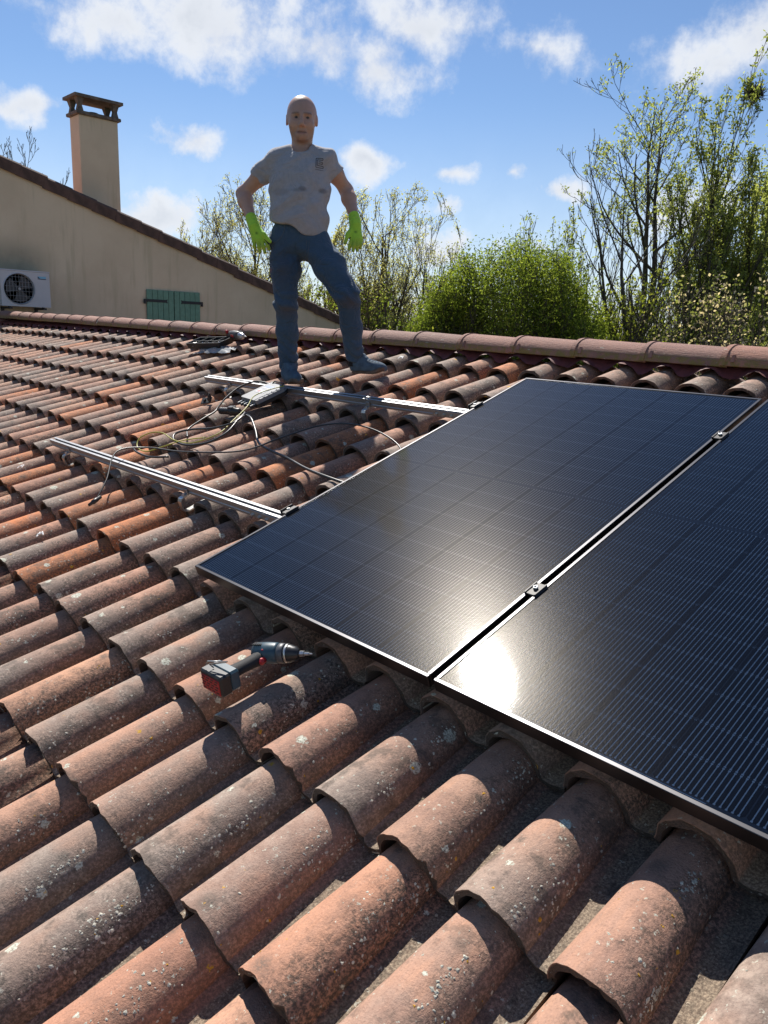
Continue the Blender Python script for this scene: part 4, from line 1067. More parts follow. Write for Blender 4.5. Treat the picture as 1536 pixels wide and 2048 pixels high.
def nets(fn, lo, hi, h, name, mat, parent, cols=None):
    """mesh the zero level of fn inside the box lo..hi with cell h (coarse pass first, fine cells only near the surface)"""
    lo = np.array(lo, np.float32); K = 4; n = np.ceil((np.array(hi)-lo)/(h*K)).astype(int)
    H = h*K; ax = [lo[i]+H*(np.arange(n[i])+.5) for i in range(3)]
    G = np.stack(np.meshgrid(*ax, indexing='ij'), -1).reshape(-1, 3).astype(np.float32)
    dc = fn(G); near = np.abs(dc) < H*1.35
    N = n*K; F = np.repeat(np.repeat(np.repeat(np.where(dc < 0, -1., 1.).astype(np.float32).reshape(n), K, 0), K, 1), K, 2)
    ci = np.stack(np.unravel_index(np.nonzero(near)[0], n), -1)*K
    o = np.stack(np.meshgrid(*[np.arange(K)]*3, indexing='ij'), -1).reshape(-1, 3)
    idx = (ci[:, None]+o[None]).reshape(-1, 3)
    F[idx[:, 0], idx[:, 1], idx[:, 2]] = fn((lo+h*(idx+.5)).astype(np.float32))
    S = F < 0
    sl = [slice(0, -1), slice(1, None)]
    corners = [(a, b_, c) for a in (0, 1) for b_ in (0, 1) for c in (0, 1)]
    cnt = sum(S[sl[a], sl[b_], sl[c]].astype(np.int8) for a, b_, c in corners)
    act = (cnt > 0) & (cnt < 8); I = np.argwhere(act); vid = np.full(act.shape, -1, np.int32); vid[act] = np.arange(len(I))
    acc = np.zeros((len(I), 3), np.float32); w = np.zeros(len(I), np.float32)
    cv = {c: F[I[:, 0]+c[0], I[:, 1]+c[1], I[:, 2]+c[2]] for c in corners}
    for c in corners:
        for axn in range(3):
            if c[axn] == 0:
                c2 = list(c); c2[axn] = 1; c2 = tuple(c2); a, b_ = cv[c], cv[c2]; x_ = (a < 0) != (b_ < 0)
                t = np.where(x_, a/(a-b_+1e-12), 0); p = np.tile(np.array(c, np.float32), (len(I), 1)); p[:, axn] += t
                acc += p*x_[:, None]; w += x_
    V = lo+h*(I+.5+acc/w[:, None])
    Q = []
    for axn in range(3):
        a1, a2 = [(1, 2), (2, 0), (0, 1)][axn]
        s0 = [slice(None)]*3; s1 = [slice(None)]*3; s0[axn] = slice(0, -1); s1[axn] = slice(1, None)
        E = np.argwhere(S[tuple(s0)] != S[tuple(s1)])
        ok = (E[:, a1] > 0) & (E[:, a2] > 0) & (E[:, a1] < act.shape[a1]) & (E[:, a2] < act.shape[a2]) & (E[:, axn] < act.shape[axn]); E = E[ok]
        u1 = np.zeros(3, int); u1[a1] = 1; u2 = np.zeros(3, int); u2[a2] = 1
        q = np.stack([vid[tuple((E-u1-u2).T)], vid[tuple((E-u2).T)], vid[tuple(E.T)], vid[tuple((E-u1).T)]], -1)
        fl = S[tuple(E.T)]; q[~fl] = q[~fl][:, ::-1]; Q.append(q[(q >= 0).all(1)])
    Q = np.concatenate(Q)
    # two light smoothing passes
    for _ in range(2):
        s_ = np.zeros_like(V); c_ = np.zeros(len(V), np.float32)
        for i in range(4):
            a, b_ = Q[:, i], Q[:, (i+1) % 4]
            np.add.at(s_, a, V[b_]); np.add.at(s_, b_, V[a]); np.add.at(c_, a, 1); np.add.at(c_, b_, 1)
        V = V*.6+.4*s_/np.maximum(c_, 1)[:, None]
    me = bpy.data.meshes.new(name)
    me.vertices.add(len(V)); me.vertices.foreach_set('co', V.astype(np.float32).ravel())
    me.loops.add(Q.size); me.loops.foreach_set('vertex_index', Q.astype(np.int32).ravel())
    me.polygons.add(len(Q)); me.polygons.foreach_set('loop_start', np.arange(0, Q.size, 4, dtype=np.int32)); me.polygons.foreach_set('loop_total', np.full(len(Q), 4, np.int32))
    me.polygons.foreach_set('use_smooth', np.ones(len(Q), bool)); me.update(calc_edges=True)
    if cols is not None:
        ca = me.color_attributes.new('tint', 'FLOAT_COLOR', 'POINT'); c_ = cols(V.astype(np.float32)); ca.data.foreach_set('color', np.concatenate([c_, np.ones((len(V), 1))], 1).astype(np.float32).ravel())
    return mesh_obj(name, me, mat, parent)
def tinted(name, rough, bump=.0, bscale=300., spec=.4, sheen=0., wrinkle=0.):
    m, g, b = material(name)
    c = g.new('ShaderNodeVertexColor', layer_name='tint').outputs[0]
    tc = g.new('ShaderNodeTexCoord').outputs['Object']; n = g.noise(tc, 45., 4, .6)
    g.put(b.inputs['Base Color'], g.mix(g.sstep(n, .3, .7, 0., .5), c, g.mix(1., c, (.82, .82, .82), 'MULTIPLY')))
    b.inputs['Roughness'].default_value = rough; b.inputs['Specular IOR Level'].default_value = spec; b.inputs['Sheen Weight'].default_value = sheen
    if bump:
        bp = g.new('ShaderNodeBump'); bp.inputs['Strength'].default_value = bump; bp.inputs['Distance'].default_value = .003
        h_ = g.noise(tc, bscale, 3, .6)
        if wrinkle:
            bp.inputs['Distance'].default_value = .02
            w_ = g.noise(g.vmath('MULTIPLY', tc, (6., 6., 8.)), 1., 3, .5, dist=1.6); w_ = g.math('ABSOLUTE', g.math('SUBTRACT', w_, .5))
            h_ = g.math('ADD', g.math('MULTIPLY', h_, .04), g.math('MULTIPLY', g.math('POWER', w_, .6), wrinkle))
        g.put(bp.inputs['Height'], h_); g.l.new(bp.outputs[0], b.inputs['Normal'])
    return m
man = empty('person', (-3.85, 3.12, CZ-.3), (0, 0, YAW)); tag(man, 'bald man in grey t-shirt, jeans and lime work gloves standing on the roof', 'person')
f32 = np.float32
HC = np.array([-.176, .012, 1.50])
def sd_head(X):
    d = ell(X, (-.176, .020, 1.510), (.0880, .105, .103))
    d = smin(d, ell(X, (-.174, -.022, 1.470), (.074, .078, .085)), .03)
    d = smin(d, ell(X, (-.169, -.030, 1.408), (.0655, .068, .058)), .035)
    d = smin(d, ell(X, (-.166, -.074, 1.371), (.030, .020, .020)), .03)            # chin
    for s_ in (-1, 1):
        d = smin(d, ell(X, (-.167+s_*.043, -.066, 1.437), (.024, .022, .026)), .03)   # cheek
        d = smin(d, cone(X, (-.165+s_*.015, -.093, 1.489), (-.165+s_*.052, -.076, 1.489), .0100, .0085), .014)  # brow
        d = smax(d, -ell(X, (-.164+s_*.033, -.106, 1.471), (.024, .021, .0150)), .012)   # eye socket
        e = ell(X, (-.176+s_*.0885, .016, 1.477), (.009, .022, .031)); e = smax(e, -ell(X, (-.176+s_*.097, .010, 1.478), (.007, .013, .021)), .006)
        d = smin(d, e, .008)
    n = cone(X, (-.164, -.098, 1.478), (-.161, -.122, 1.430), .0080, .0135)
    for s_ in (-1, 1): n = smin(n, ell(X, (-.161+s_*.0125, -.104, 1.4245), (.009, .011, .008)), .008)
    d = smin(d, n, .012)
    d = smin(d, cone(X, (-.184, -.089, 1.3975), (-.142, -.089, 1.3975), .0065, .0065), .010)
    d = smin(d, cone(X, (-.180, -.087, 1.3825), (-.146, -.087, 1.3825), .0075, .0075), .010)
    d = smax(d, -chain(X, [(-.190, -.0955, 1.3965), (-.176, -.1, 1.3895), (-.150, -.1, 1.3895), (-.136, -.0955, 1.3970)], [.0028, .0034, .0034, .0028], .004), .004)
    for s_ in (-1, 1): d = smax(d, -chain(X, [(-.162+s_*.020, -.1015, 1.424), (-.163+s_*.031, -.0935, 1.405), (-.164+s_*.034, -.086, 1.388)], [.0022, .0030, .0022], .004), .005)
    d = smin(d, cone(X, (-.172, .022, 1.42), (-.176, .030, 1.24), .058, .068), .03)    # neck
    return d
ARML = [(-.328, .02, 1.252), (-.541, .10, 1.072), (-.461, -.03, .899)]; ARMR = [(-.034, .02, 1.272), (.091, .14, 1.122), (.157, .0, .935)]
def sd_arm(X, A, k=1.):
    mid = lambda a, b_, t: tuple(a[i]*(1-t)+b_[i]*t for i in range(3))
    s_, e, w = A
    return chain(X, [s_, mid(s_, e, .45), e, mid(e, w, .28), w], [.054*k, .048*k, .038*k, .0415*k, .0270*k], .03)
def sd_legs(X, g=0.):
    d = ell(X, (-.18, .0, .82), (.166+g, .112+g, .13+g))
    d = smin(d, chain(X, [(-.262, 0, .80), (-.258, -.03, .62), (-.252, -.055, .435), (-.246, -.005, .26), (-.241, .03, .03)], [.097+g, .088+g, .068+g, .064+g, .058+g], .03), .045)
    d = smin(d, chain(X, [(-.102, 0, .80), (.030, -.12, .635), (.136, -.21, .479), (.163, -.15, .30), (.185, -.10, .10)], [.099+g, .089+g, .068+g, .062+g, .055+g], .03), .045)
    return d
def sd_skin(X):
    d = sd_head(X)
    d = smin(d, sd_arm(X, ARML), .03); d = smin(d, sd_arm(X, ARMR), .03)
    t = ell(X, (-.183, .01, 1.16), (.155, .088, .17)); t = smin(t, ell(X, (-.183, -.005, .98), (.14, .09, .17)), .06)
    d = smin(d, t, .03)
    return smin(d, sd_legs(X, -.022), .05)
def skin_cols(V):
    c = np.tile(np.array([.45, .265, .195]), (len(V), 1)); x, y, z = V.T
    def blend(w, col): nonlocal c; c = c*(1-w[:, None])+np.array(col)*w[:, None]
    def blob(p, r_): return np.clip(1.4-np.linalg.norm((V-np.array(p))/np.array(r_), axis=1), 0, .4)/.4
    stub = np.clip((1.418-z)/.03, 0, 1)*np.clip((-y-.0)/.04, 0, 1)*(z > 1.30); blend(stub*.42, (.28, .185, .15))
    for s_ in (-1, 1):
        blend(blob((-.164+s_*.033, -.088, 1.471), (.010, .02, .0042)), (.20, .16, .14)); blend(blob((-.163+s_*.033, -.090, 1.471), (.0075, .02, .0055)), (.025, .018, .015))
        blend(blob((-.165+s_*.035, -.092, 1.492), (.021, .025, .0050))*.6, (.12, .075, .055))
        blend((np.abs(x-(-.176+s_*.095)) < .012)*(np.abs(z-1.47) < .04)*.45, (.42, .17, .12))
    blend(blob((-.163, -.096, 1.390), (.026, .02, .0095))*.6, (.27, .11, .09)); blend(blob((-.163, -.1, 1.391), (.024, .03, .0022)), (.06, .025, .02))
    return c
M_SKIN = tinted('skin', .46, .15, 400., .5)
M_SKIN.node_tree.nodes['Principled BSDF'].inputs['Subsurface Weight'].default_value = .12; M_SKIN.node_tree.nodes['Principled BSDF'].inputs['Subsurface Radius'].default_value = (.012, .005, .003)
nets(sd_skin, (-.64, -.34, -.04), (.32, .30, 1.64), .0045, 'body', M_SKIN, man, skin_cols)

def fold(X, d, amp): return d+amp
def sd_shirt(X):
    x, y, z = X.T
    d = ell(X, (-.183, .012, 1.145), (.184, .112, .190))
    d = smin(d, ell(X, (-.184, -.008, .92), (.176, .133, .34)), .07)
    d = smin(d, chain(X, [(-.318, .018, 1.243), (-.175, .03, 1.300), (-.042, .018, 1.262)], [.066, .058, .066], .03), .05)
    for A, tt in ((ARML, .50), (ARMR, .42)):
        s_, e = np.array(A[0]), np.array(A[1]); q = s_*(1-tt)+e*tt
        sl_ = cone(X, s_, q, .066, .066); ax = (e-s_)/np.linalg.norm(e-s_)
        sl_ = smax(sl_, (X-q) @ ax.astype(f32), .006); d = smin(d, sl_, .035)
    # collar opening and sagging hem
    d = smax(d, -cone(X, (-.172, .0, 1.362), (-.170, -.05, 1.340), .068, .056), .006)
    u = (x+.183)/.17; hem = .900-.075*np.clip(u+.65, 0, 1.35)-.010*np.sin(u*7)
    d = smax(d, hem-z, .008)
    # drape: slanting pulls across the belly, gathers under the arms
    m = np.clip((1.20-z)/.1, 0, 1)
    d = d-.0050*m*np.sin(46*(z+.35*np.abs(x+.18)*np.sign(y+.3))+9*x+2*np.sin(11*x))*(.6+.4*np.sin(7*x+3))
    d = d-.0050*np.sin(30*z-38*x+1.2*np.sin(25*z))*np.clip((z-.84)/.1, 0, 1)
    d = d-.0050*np.sin(70*(x*.8-z*.55)+2*np.sin(20*z))*np.clip((np.abs(x+.183)-.12)/.08, 0, 1)
    return d
def shirt_cols(V):
    c = np.tile(np.array([.33, .33, .365]), (len(V), 1)); x, y, z = V.T
    w = np.clip((1.02-z)/.18, 0, 1)[:, None]*.45; c = c*(1-w)+np.array([.34, .305, .305])*w
    for (px_, pz_, rx_, rz_, s_) in ((-.150, 1.080, .022, .013, .55), (-.170, 1.070, .045, .010, .3), (-.036, 1.079, .022, .014, .6), (-.28, 1.06, .05, .02, .25)):
        w = (np.clip(1.3-np.hypot((x-px_)/rx_, (z-pz_)/rz_), 0, .6)/.6*s_*(y < 0))[:, None]; c = c*(1-w)+np.array([.11, .108, .12])*w
    return c
M_SHIRT = tinted('grey_cotton', .92, .7, 500., .15, .25, .95)
shirt = nets(sd_shirt, (-.52, -.18, .78), (.12, .20, 1.40), .0050, 'tshirt', M_SHIRT, man, shirt_cols)
def sd_jeans(X):
    x, y, z = X.T; d = sd_legs(X, .0)
    d = smax(d, z-.935, .01)
    cutL = np.where(x < -.05, .030-z, -1.); cutR = np.where(x >= -.05, .098-z, -1.); d = smax(d, np.maximum(cutL, cutR), .006)
    lo = np.clip((.28-z)/.12, 0, 1); kn = np.exp(-((z-np.where(x < -.05, .44, .50))/.07)**2)
    d = d-.0065*lo*np.sin(95*z+48*(x-y)+2.2*np.sin(23*x+17*y))*(.65+.35*np.sin(31*x+11*z))-.0065*kn*np.sin(88*z+55*x-30*y+1.5*np.sin(40*x))
    hip = np.exp(-((z-.70)/.09)**2); d = d-.0065*hip*np.sin(60*(z+.5*x*np.sign(x+.18))+6*y)
    d = d-.0045*np.sin(33*z+21*x+12*y)*np.sin(17*z-9*x)
    return d
def jean_cols(V):
    c = np.tile(np.array([.046, .080, .128]), (len(V), 1)); x, y, z = V.T
    fade = np.clip(.5+.5*np.sin(9*z+5*x), 0, 1)[:, None]*.28; c = c*(1-fade)+np.array([.08, .13, .19])*fade
    for zc, xc in ((.385, -.25), (.445, .15)):
        w = (np.exp(-((z-zc)/.035)**2-((x-xc)/.06)**2)*(y < .0)*.38)[:, None]; c = c*(1-w)+np.array([.105, .070, .052])*w
    w = (np.exp(-((z-.62)/.12)**2-((x+.27)/.05)**2)*(y < 0)*.4)[:, None]; c = c*(1-w)+np.array([.06, .055, .065])*w
    w = (np.exp(-((z-.62)/.012)**2-((x+.345)/.012)**2))[:, None]*.8; c = c*(1-w)+np.array([.20, .07, .05])*w
    return c
M_JEANS = tinted('worn_denim', .9, .8, 600., .12, .15, 1.0)
jeans = nets(sd_jeans, (-.40, -.34, .0), (.30, .20, .97), .0052, 'jeans', M_JEANS, man, jean_cols)
# stitched seams and pocket edges lie on the cloth: short proud cords found by casting onto the mesh
def bvh_of(o):
    me = o.data; v = np.zeros(len(me.vertices)*3, np.float32); me.vertices.foreach_get('co', v)
    q = np.zeros(len(me.loops), np.int32); me.loops.foreach_get('vertex_index', q)
    return BVHTree.FromPolygons([tuple(p) for p in v.reshape(-1, 3).tolist()], q.reshape(-1, 4).tolist())
bj = bvh_of(jeans); bs = bvh_of(shirt)
def on(bv, x, z, off=.001):
    h_ = bv.ray_cast(Vector((x, -1, z)), Vector((0, 1, 0)))
    return None if h_[0] is None else h_[0]+h_[1]*off
M_STITCH = simple('denim_stitch', (.085, .105, .13), .9)
for line in ([(-.262, .905), (-.256, .86), (-.268, .82), (-.295, .79), (-.335, .77)], [(-.122, .80), (-.124, .74), (-.128, .69), (-.135, .66)], [(-.107, .80), (-.109, .74), (-.115, .70), (-.128, .665)]):
    pts = [on(bj, p.x, p.z) for p in spline([(a, 0, b_) for a, b_ in line], 6)]; pts = [p for p in pts if p]
    if len(pts) > 2: mb = MB(); mb.tube(pts, .0018, 5); mb.build('seam', M_STITCH, jeans)
# printed square emblem on the chest: nested strokes over a line of small marks
M_INK = simple('dark_shirt_print', (.055, .055, .068), .9)
mb = MB()
def strip(a, b_, w=.0017):
    n_ = 8; a = Vector((a[0], 0, a[1])); b_ = Vector((b_[0], 0, b_[1])); d = (b_-a).normalized(); s_ = Vector((-d.z, 0, d.x))*w
    L_ = [on(bs, (a+(b_-a)*i/n_+s_).x, (a+(b_-a)*i/n_+s_).z, .0012) for i in range(n_+1)]; R_ = [on(bs, (a+(b_-a)*i/n_-s_).x, (a+(b_-a)*i/n_-s_).z, .0012) for i in range(n_+1)]
    if all(L_) and all(R_): mb.add(L_+R_, [(i, i+1, n_+2+i, n_+1+i) for i in range(n_)])
ex, ez, ew, eh = -.079, 1.207, .040, .052
for a, b_ in (((0, 0), (0, 1)), ((0, 1), (1, 1)), ((1, 1), (1, .82)), ((.18, .82), (1, .82)), ((.18, .82), (.18, .22)), ((.18, .22), (1, .22)), ((.36, .62), (.9, .62)), ((.36, .42), (.9, .42)), ((1, .22), (1, 0)), ((0, 0), (1, 0)), ((.9, .62), (.9, .42))):
    strip((ex+a[0]*ew, ez+a[1]*eh), (ex+b_[0]*ew, ez+b_[1]*eh))
for i in range(7): strip((ex-.002+i*.0065, ez-.012), (ex+.002+i*.0065, ez-.012), .0018)
if mb.v: mb.build('chest_print', M_INK, shirt)
# gloves
def glove(A, fing, thumb, wrist_dir_off):
    w = A[2]; kn = [f_[0] for f_ in fing]; palm_c = np.mean([kn[0], kn[3]], 0)
    el = np.array(A[1]); wv = np.array(w); cuff = wv+(el-wv)/np.linalg.norm(el-wv)*.045
    def fn(X):
        d = cone(X, cuff, wv*.75+palm_c*.25, .0335, .036)
        for f_ in fing:
            k0 = np.array(f_[0]); root = wv*.55+k0*.45
            d = smin(d, cone(X, root, k0, .019, .0145), .016)
        for f_ in fing:
            k0, t0 = np.array(f_[0]), np.array(f_[1]); m_ = k0*.45+t0*.55+np.array([0, -.010, -.004])
            d = smin(d, chain(X, [k0, m_, t0], [.0118, .0110, .0092], .006), .005)
        t0, t1, t2 = [np.array(p) for p in thumb]
        d = smin(d, chain(X, [t0, t1, t2], [.018, .0135, .0105], .012), .012)
        ax = (el-wv)/np.linalg.norm(el-wv); d = smax(d, ((X-cuff) @ ax.astype(f32)), .004)
        s_ = (X-wv) @ ax.astype(f32)
        return d-.0010*np.sin(s_*260)*np.clip(s_/.03+1.5, 0, 1)
    allp = np.array([cuff, wv]+[p for f_ in fing for p in f_]+[p for p in thumb])
    pl_n = np.cross(np.array(kn[0])-wv, np.array(kn[3])-wv); pl_n /= np.linalg.norm(pl_n)
    if pl_n[1] > 0: pl_n = -pl_n                       # towards the viewer: back of the hand
    def cols(V):
        c = np.tile(np.array([.36, .64, .06]), (len(V), 1)); s_ = (V-wv) @ pl_n
        zz = V[:, 2]; kz = np.mean([k_[2] for k_ in kn])
        w_ = np.clip((kz+.012-zz)/.04, 0, 1)[:, None]*.65; c = c*(1-w_)+np.array([.36, .40, .05])*w_
        low = np.clip((kz+.05-zz)/.02, 0, 1); side = np.clip((-s_-.003+.0*zz)/.006, 0, 1)
        # black dipped palm: everything behind the mid-plane of each finger
        lines = [(np.array(f_[0]), np.array(f_[1])) for f_ in fing]+[(np.array(thumb[0]), np.array(thumb[2]))]
        best = np.full(len(V), 9.); dep = np.zeros(len(V))
        for a, b_ in lines:
            ab = b_-a; t = np.clip(((V-a) @ ab)/(ab @ ab), 0, 1); pr = a+t[:, None]*ab; dd = np.linalg.norm(V-pr, axis=1)
            u_ = dd < best; best[u_] = dd[u_]; dep[u_] = ((V-pr) @ pl_n)[u_]
        pw = (low*np.clip((.0060-dep)/.003, 0, 1))[:, None]; c = c*(1-pw)+np.array([.010, .010, .013])*pw
        mk = np.exp(-(((V-(wv*.35+palm_c*.65)) @ np.array([1, 0, 0]))/.009)**2-((zz-(wv*.35+palm_c*.65)[2])/.007)**2)[:, None]*(s_ > 0)[:, None]*.75
        return c*(1-mk)+np.array([.03, .11, .03])*mk
    lo, hi = allp.min(0)-.05, allp.max(0)+.05
    return nets(fn, lo, hi, .0030, 'glove', M_GLOVE, man, cols)
M_GLOVE = tinted('lime_knit_glove', .85, .3, 900., .2, .2)
glove(ARML, [((-.375, -.060, .797), (-.350, -.074, .738)), ((-.398, -.066, .793), (-.376, -.080, .722)), ((-.422, -.063, .789), (-.405, -.074, .722)), ((-.446, -.052, .785), (-.438, -.056, .735))], [(-.428, -.045, .858), (-.385, -.078, .822), (-.342, -.088, .780)], 0)
glove(ARMR, [((.140, -.030, .826), (.126, -.052, .760)), ((.159, -.035, .824), (.153, -.058, .752)), ((.178, -.032, .822), (.176, -.048, .756)), ((.196, -.022, .820), (.195, -.032, .772))], [(.146, -.012, .884), (.118, -.045, .845), (.104, -.066, .795)], 0)
# shoes
def shoe(heel, toe, name_z):
    heel, toe = np.array(heel), np.array(toe); ax = (toe-heel); ln = np.linalg.norm(ax); ax /= ln
    sd_ = np.cross(ax, np.array([0, 0, 1.])); sd_ /= np.linalg.norm(sd_); upv = np.cross(sd_, ax)
    Mx = np.stack([ax, sd_, upv], 1).astype(f32)
    def loc(X): return (X-heel.astype(f32)) @ Mx
    L = ln
    def upper(X):
        q = loc(X); t = q[:, 0]/L
        d = ell(q, (.045, 0, .050), (.062, .040, .058))
        d = smin(d, ell(q, (L*.66, 0, .030), (.105, .046, .046)), .05)
        d = smin(d, cone(q, (.050, 0, .055), (.040, 0, .105), .045, .042), .03)
        d = smax(d, .012-q[:, 2], .004); d = smax(d, q[:, 2]-.118, .006)
        lace = np.clip((q[:, 0]-.09)/.02, 0, 1)*np.clip((.19-q[:, 0])/.03, 0, 1)*np.clip((q[:, 2]-.05)/.02, 0, 1)*(np.abs(q[:, 1]) < .022)
        return d-.0028*lace*np.sign(np.sin(q[:, 0]*330))-.0012*np.sin(q[:, 0]*60+q[:, 2]*90)
    def sole(X):
        q = loc(X)
        w = .033+.012*np.clip((q[:, 0]-.07)/.10, 0, 1)
        d2 = np.minimum(np.maximum(np.abs(q[:, 1])-w, np.abs(q[:, 0]-(L*.5+.012))-(L*.5+.018)), 9)
        rr = np.maximum(np.hypot(np.maximum(np.abs(q[:, 0]-(L*.5+.010))-(L*.5-.022), 0), q[:, 1])-w, 0)
        base = np.hypot(np.maximum(np.abs(q[:, 0]-(L*.5+.010))-(L*.5-.022), 0), q[:, 1])-w
        lift = .018*np.clip((q[:, 0]/L-.72)/.28, 0, 1)**2
        return smax(base, np.abs(q[:, 2]-.008-lift)-.012-.002*np.sign(np.sin(q[:, 0]*420))*(q[:, 2] < .0), .004)
    lo = np.minimum(heel, toe)-.09; hi = np.maximum(heel, toe)+np.array([.09, .09, .16])
    s_ = empty('shoe', tuple(heel)); s_.parent = man
    for nm, fn, mt in (('upper', upper, M_SHOE), ('sole', sole, M_SOLE)):
        o = nets(fn, lo, hi, .0042, nm, mt, s_); o.location = tuple(-heel)
M_SHOE = simple('blue_grey_suede', (.060, .095, .135), .85, var=.3, vscale=30, bump=.4, bscale=500); M_SOLE = simple('brown_rubber_sole', (.11, .08, .062), .8, var=.2, vscale=40)
shoe((-.252, .035, -.045), (-.165, -.150, -.052), 0)
shoe((.172, -.085, .028), (.352, -.150, .036), 1)
mb = MB(); mb.lathe([(0, .040), (.05, .038), (.09, .040)], Matrix.Translation((.186, -.098, .07)), 16); mb.build('sock', simple('dark_sock', (.012, .012, .016), .95), man)
mb = MB(); mb.lathe([(0, .040), (.05, .038), (.09, .040)], Matrix.Translation((-.240, .022, .0)), 16); mb.build('sock', bpy.data.materials['dark_sock'], man)
# ------------------------------------------------------------------ things lying on the roof
M_CABLE = simple('black_cable_sheath', (.014, .014, .015), .38, spec=.6)
M_YG = simple('yellow_green_wire', (.38, .36, .035), .45)
M_PLAST = simple('black_plastic', (.013, .014, .016), .45)
M_INV = simple('grey_inverter_casing', (.19, .20, .215), .6, .0, var=.05)
M_RED = simple('red_plastic', (.36, .012, .018), .45); M_TEAL = simple('blue_green_tool_shell', (.022, .058, .082), .42, var=.1, vscale=40); M_RUB = simple('black_rubber_grip', (.016, .016, .018), .75, bump=.4, bscale=600)
M_WHITE = simple('white_plastic', (.72, .72, .70), .5); M_LBL = simple('pale_label', (.36, .39, .44), .5); M_BLUEP = simple('label_blue', (.05, .13, .30), .5)
def roofM(u, v, k, rz=0., rx=0., ry=0.): return RF(u, v, k, rz) @ Matrix.Rotation(rx, 4, 'X') @ Matrix.Rotation(ry, 4, 'Y')
def thing(name, label, cat, M, group=None):
    t = empty(name); t.matrix_basis = M; tag(t, label, cat, group); return t
# micro inverter lying across the upper rail
t = thing('micro_inverter', 'grey micro inverter with black sockets lying on the rail beside a shoe of the man', 'inverter', roofM(-3.885, 2.405, -.030, R(-3), R(2.5), R(3)))
mb = MB(); ol = [(-.088, -.105), (-.080, -.115), (.080, -.115), (.088, -.105), (.088, .085), (.070, .115), (-.070, .115), (-.088, .09)]
mb.prism(ol, .024, Matrix.Translation((0, 0, -.012))); body = mb.build('casing', M_INV, t)
mb = MB(); mb.prism([(x*1.06, y*1.0) for x, y in ol], .020, Matrix.Translation((0, 0, -.033))); mb.build('base_tray', M_PLAST, t)
for q in range(6):
    mb = MB(); mb.box((.075-.0*q, -.09+.034*q, .0135), (.020, .006, .003)); mb.build('cooling_fin', M_INV, body)
mb = MB(); mb.box((-.015, .02, .0128), (.085, .10, .0012)); lb = mb.build('label_plate', M_LBL, t)
mb = MB(); mb.box((-.015, .055, .0138), (.080, .026, .0008)); mb.build('label_print', M_BLUEP, lb)
mb = MB(); mb.box((-.035, -.012, .0138), (.024, .018, .0008)); mb.build('label_mark', M_RED, lb)
for q in range(3):
    mb = MB(); mb.box((-.02, .030-.009*q, .0138), (.06, .0022, .0007)); mb.build('label_line', M_PLAST, lb)
for q in range(5):
    x = -.068+q*.034
    mb = MB(); mb.lathe([(0, .0085), (.030, .0085), (.030, .0065), (.048, .0065)], Matrix.Translation((x, -.108, -.018)) @ Matrix.Rotation(R(90), 4, 'X'), 10); s_ = mb.build('plug_socket', M_PLAST, t)
    mb = MB(); mb.box((x, -.136, -.008), (.005, .034, .0035)); mb.build('socket_clip', M_WHITE, s_)
mb = MB(); mb.tube([(-.05, .10, .012), (-.05, .118, .020), (.05, .118, .020), (.05, .10, .012)], .004, 6); mb.build('carry_lug', M_PLAST, t)
# cables
def cable(name, label, pts, r_, mat, group=None, n=8):
    mb = MB(); w = [P(*p) for p in pts]; o_ = w[0]
    mb.tube([p-o_ for p in spline(w, n)], r_, 7); o = mb.build(name, mat); o.location = o_; tag(o, label, 'cable', group); return o
a = cable('cable', 'long thin black cable arching from the lower rail to the panel edge', [(-3.62, 1.155, -.088), (-3.70, 1.26, -.05), (-3.86, 1.42, .012), (-3.84, 1.58, -.03), (-3.62, 1.66, -.055), (-3.28, 1.80, -.06), (-3.16, 1.98, -.045), (-3.04, 2.14, -.03), (-2.88, 2.21, -.028), (-2.66, 2.19, -.03), (-2.46, 2.13, -.05), (-2.36, 2.05, -.09), (-2.28, 2.02, -.10)], .0042, M_CABLE)
mb = MB(); o_ = a.location
Mp = Matrix.Translation(P(-3.605, 1.135, -.090)-o_) @ RM.to_4x4() @ Matrix.Rotation(R(25), 4, 'Z') @ Matrix.Rotation(R(90), 4, 'X')
mb.lathe([(-.045, .009), (-.02, .0095), (-.018, .0115), (.012, .0115), (.014, .008), (.04, .0075)], Mp, 10); mb.build('plug', M_PLAST, a)
b1 = cable('cable', 'thick black cable dropping from the connector block towards the panel edge', [(-3.79, 2.155, -.055), (-3.70, 2.13, -.045), (-3.60, 2.10, -.04), (-3.47, 2.03, -.065), (-3.33, 1.945, -.080), (-3.18, 1.90, -.078), (-2.98, 1.87, -.082), (-2.78, 1.825, -.082), (-2.58, 1.80, -.082), (-2.40, 1.81, -.10), (-2.30, 1.82, -.105)], .0072, M_CABLE)
b2 = cable('cable', 'black cable looped in flat coils beside the yellow-green wire', [(-3.79, 2.15, -.055), (-3.70, 2.13, -.03), (-3.63, 2.03, -.03), (-3.57, 1.91, -.045), (-3.60, 1.80, -.06), (-3.72, 1.74, -.065), (-3.86, 1.745, -.06), (-3.93, 1.80, -.05), (-3.86, 1.87, -.045), (-3.72, 1.92, -.04), (-3.63, 2.00, -.03), (-3.66, 2.09, -.03), (-3.72, 2.14, -.045)], .0060, M_CABLE)
b3 = cable('cable', 'black cable running from the connector block back to the inverter', [(-3.87, 1.83, -.078), (-3.97, 1.90, -.07), (-4.00, 2.02, -.06), (-4.02, 2.12, -.055), (-4.045, 2.165, -.045), (-4.08, 2.26, -.02), (-4.10, 2.38, .0), (-4.06, 2.47, .005), (-3.98, 2.50, -.01), (-3.93, 2.49, -.02)], .0055, M_CABLE)
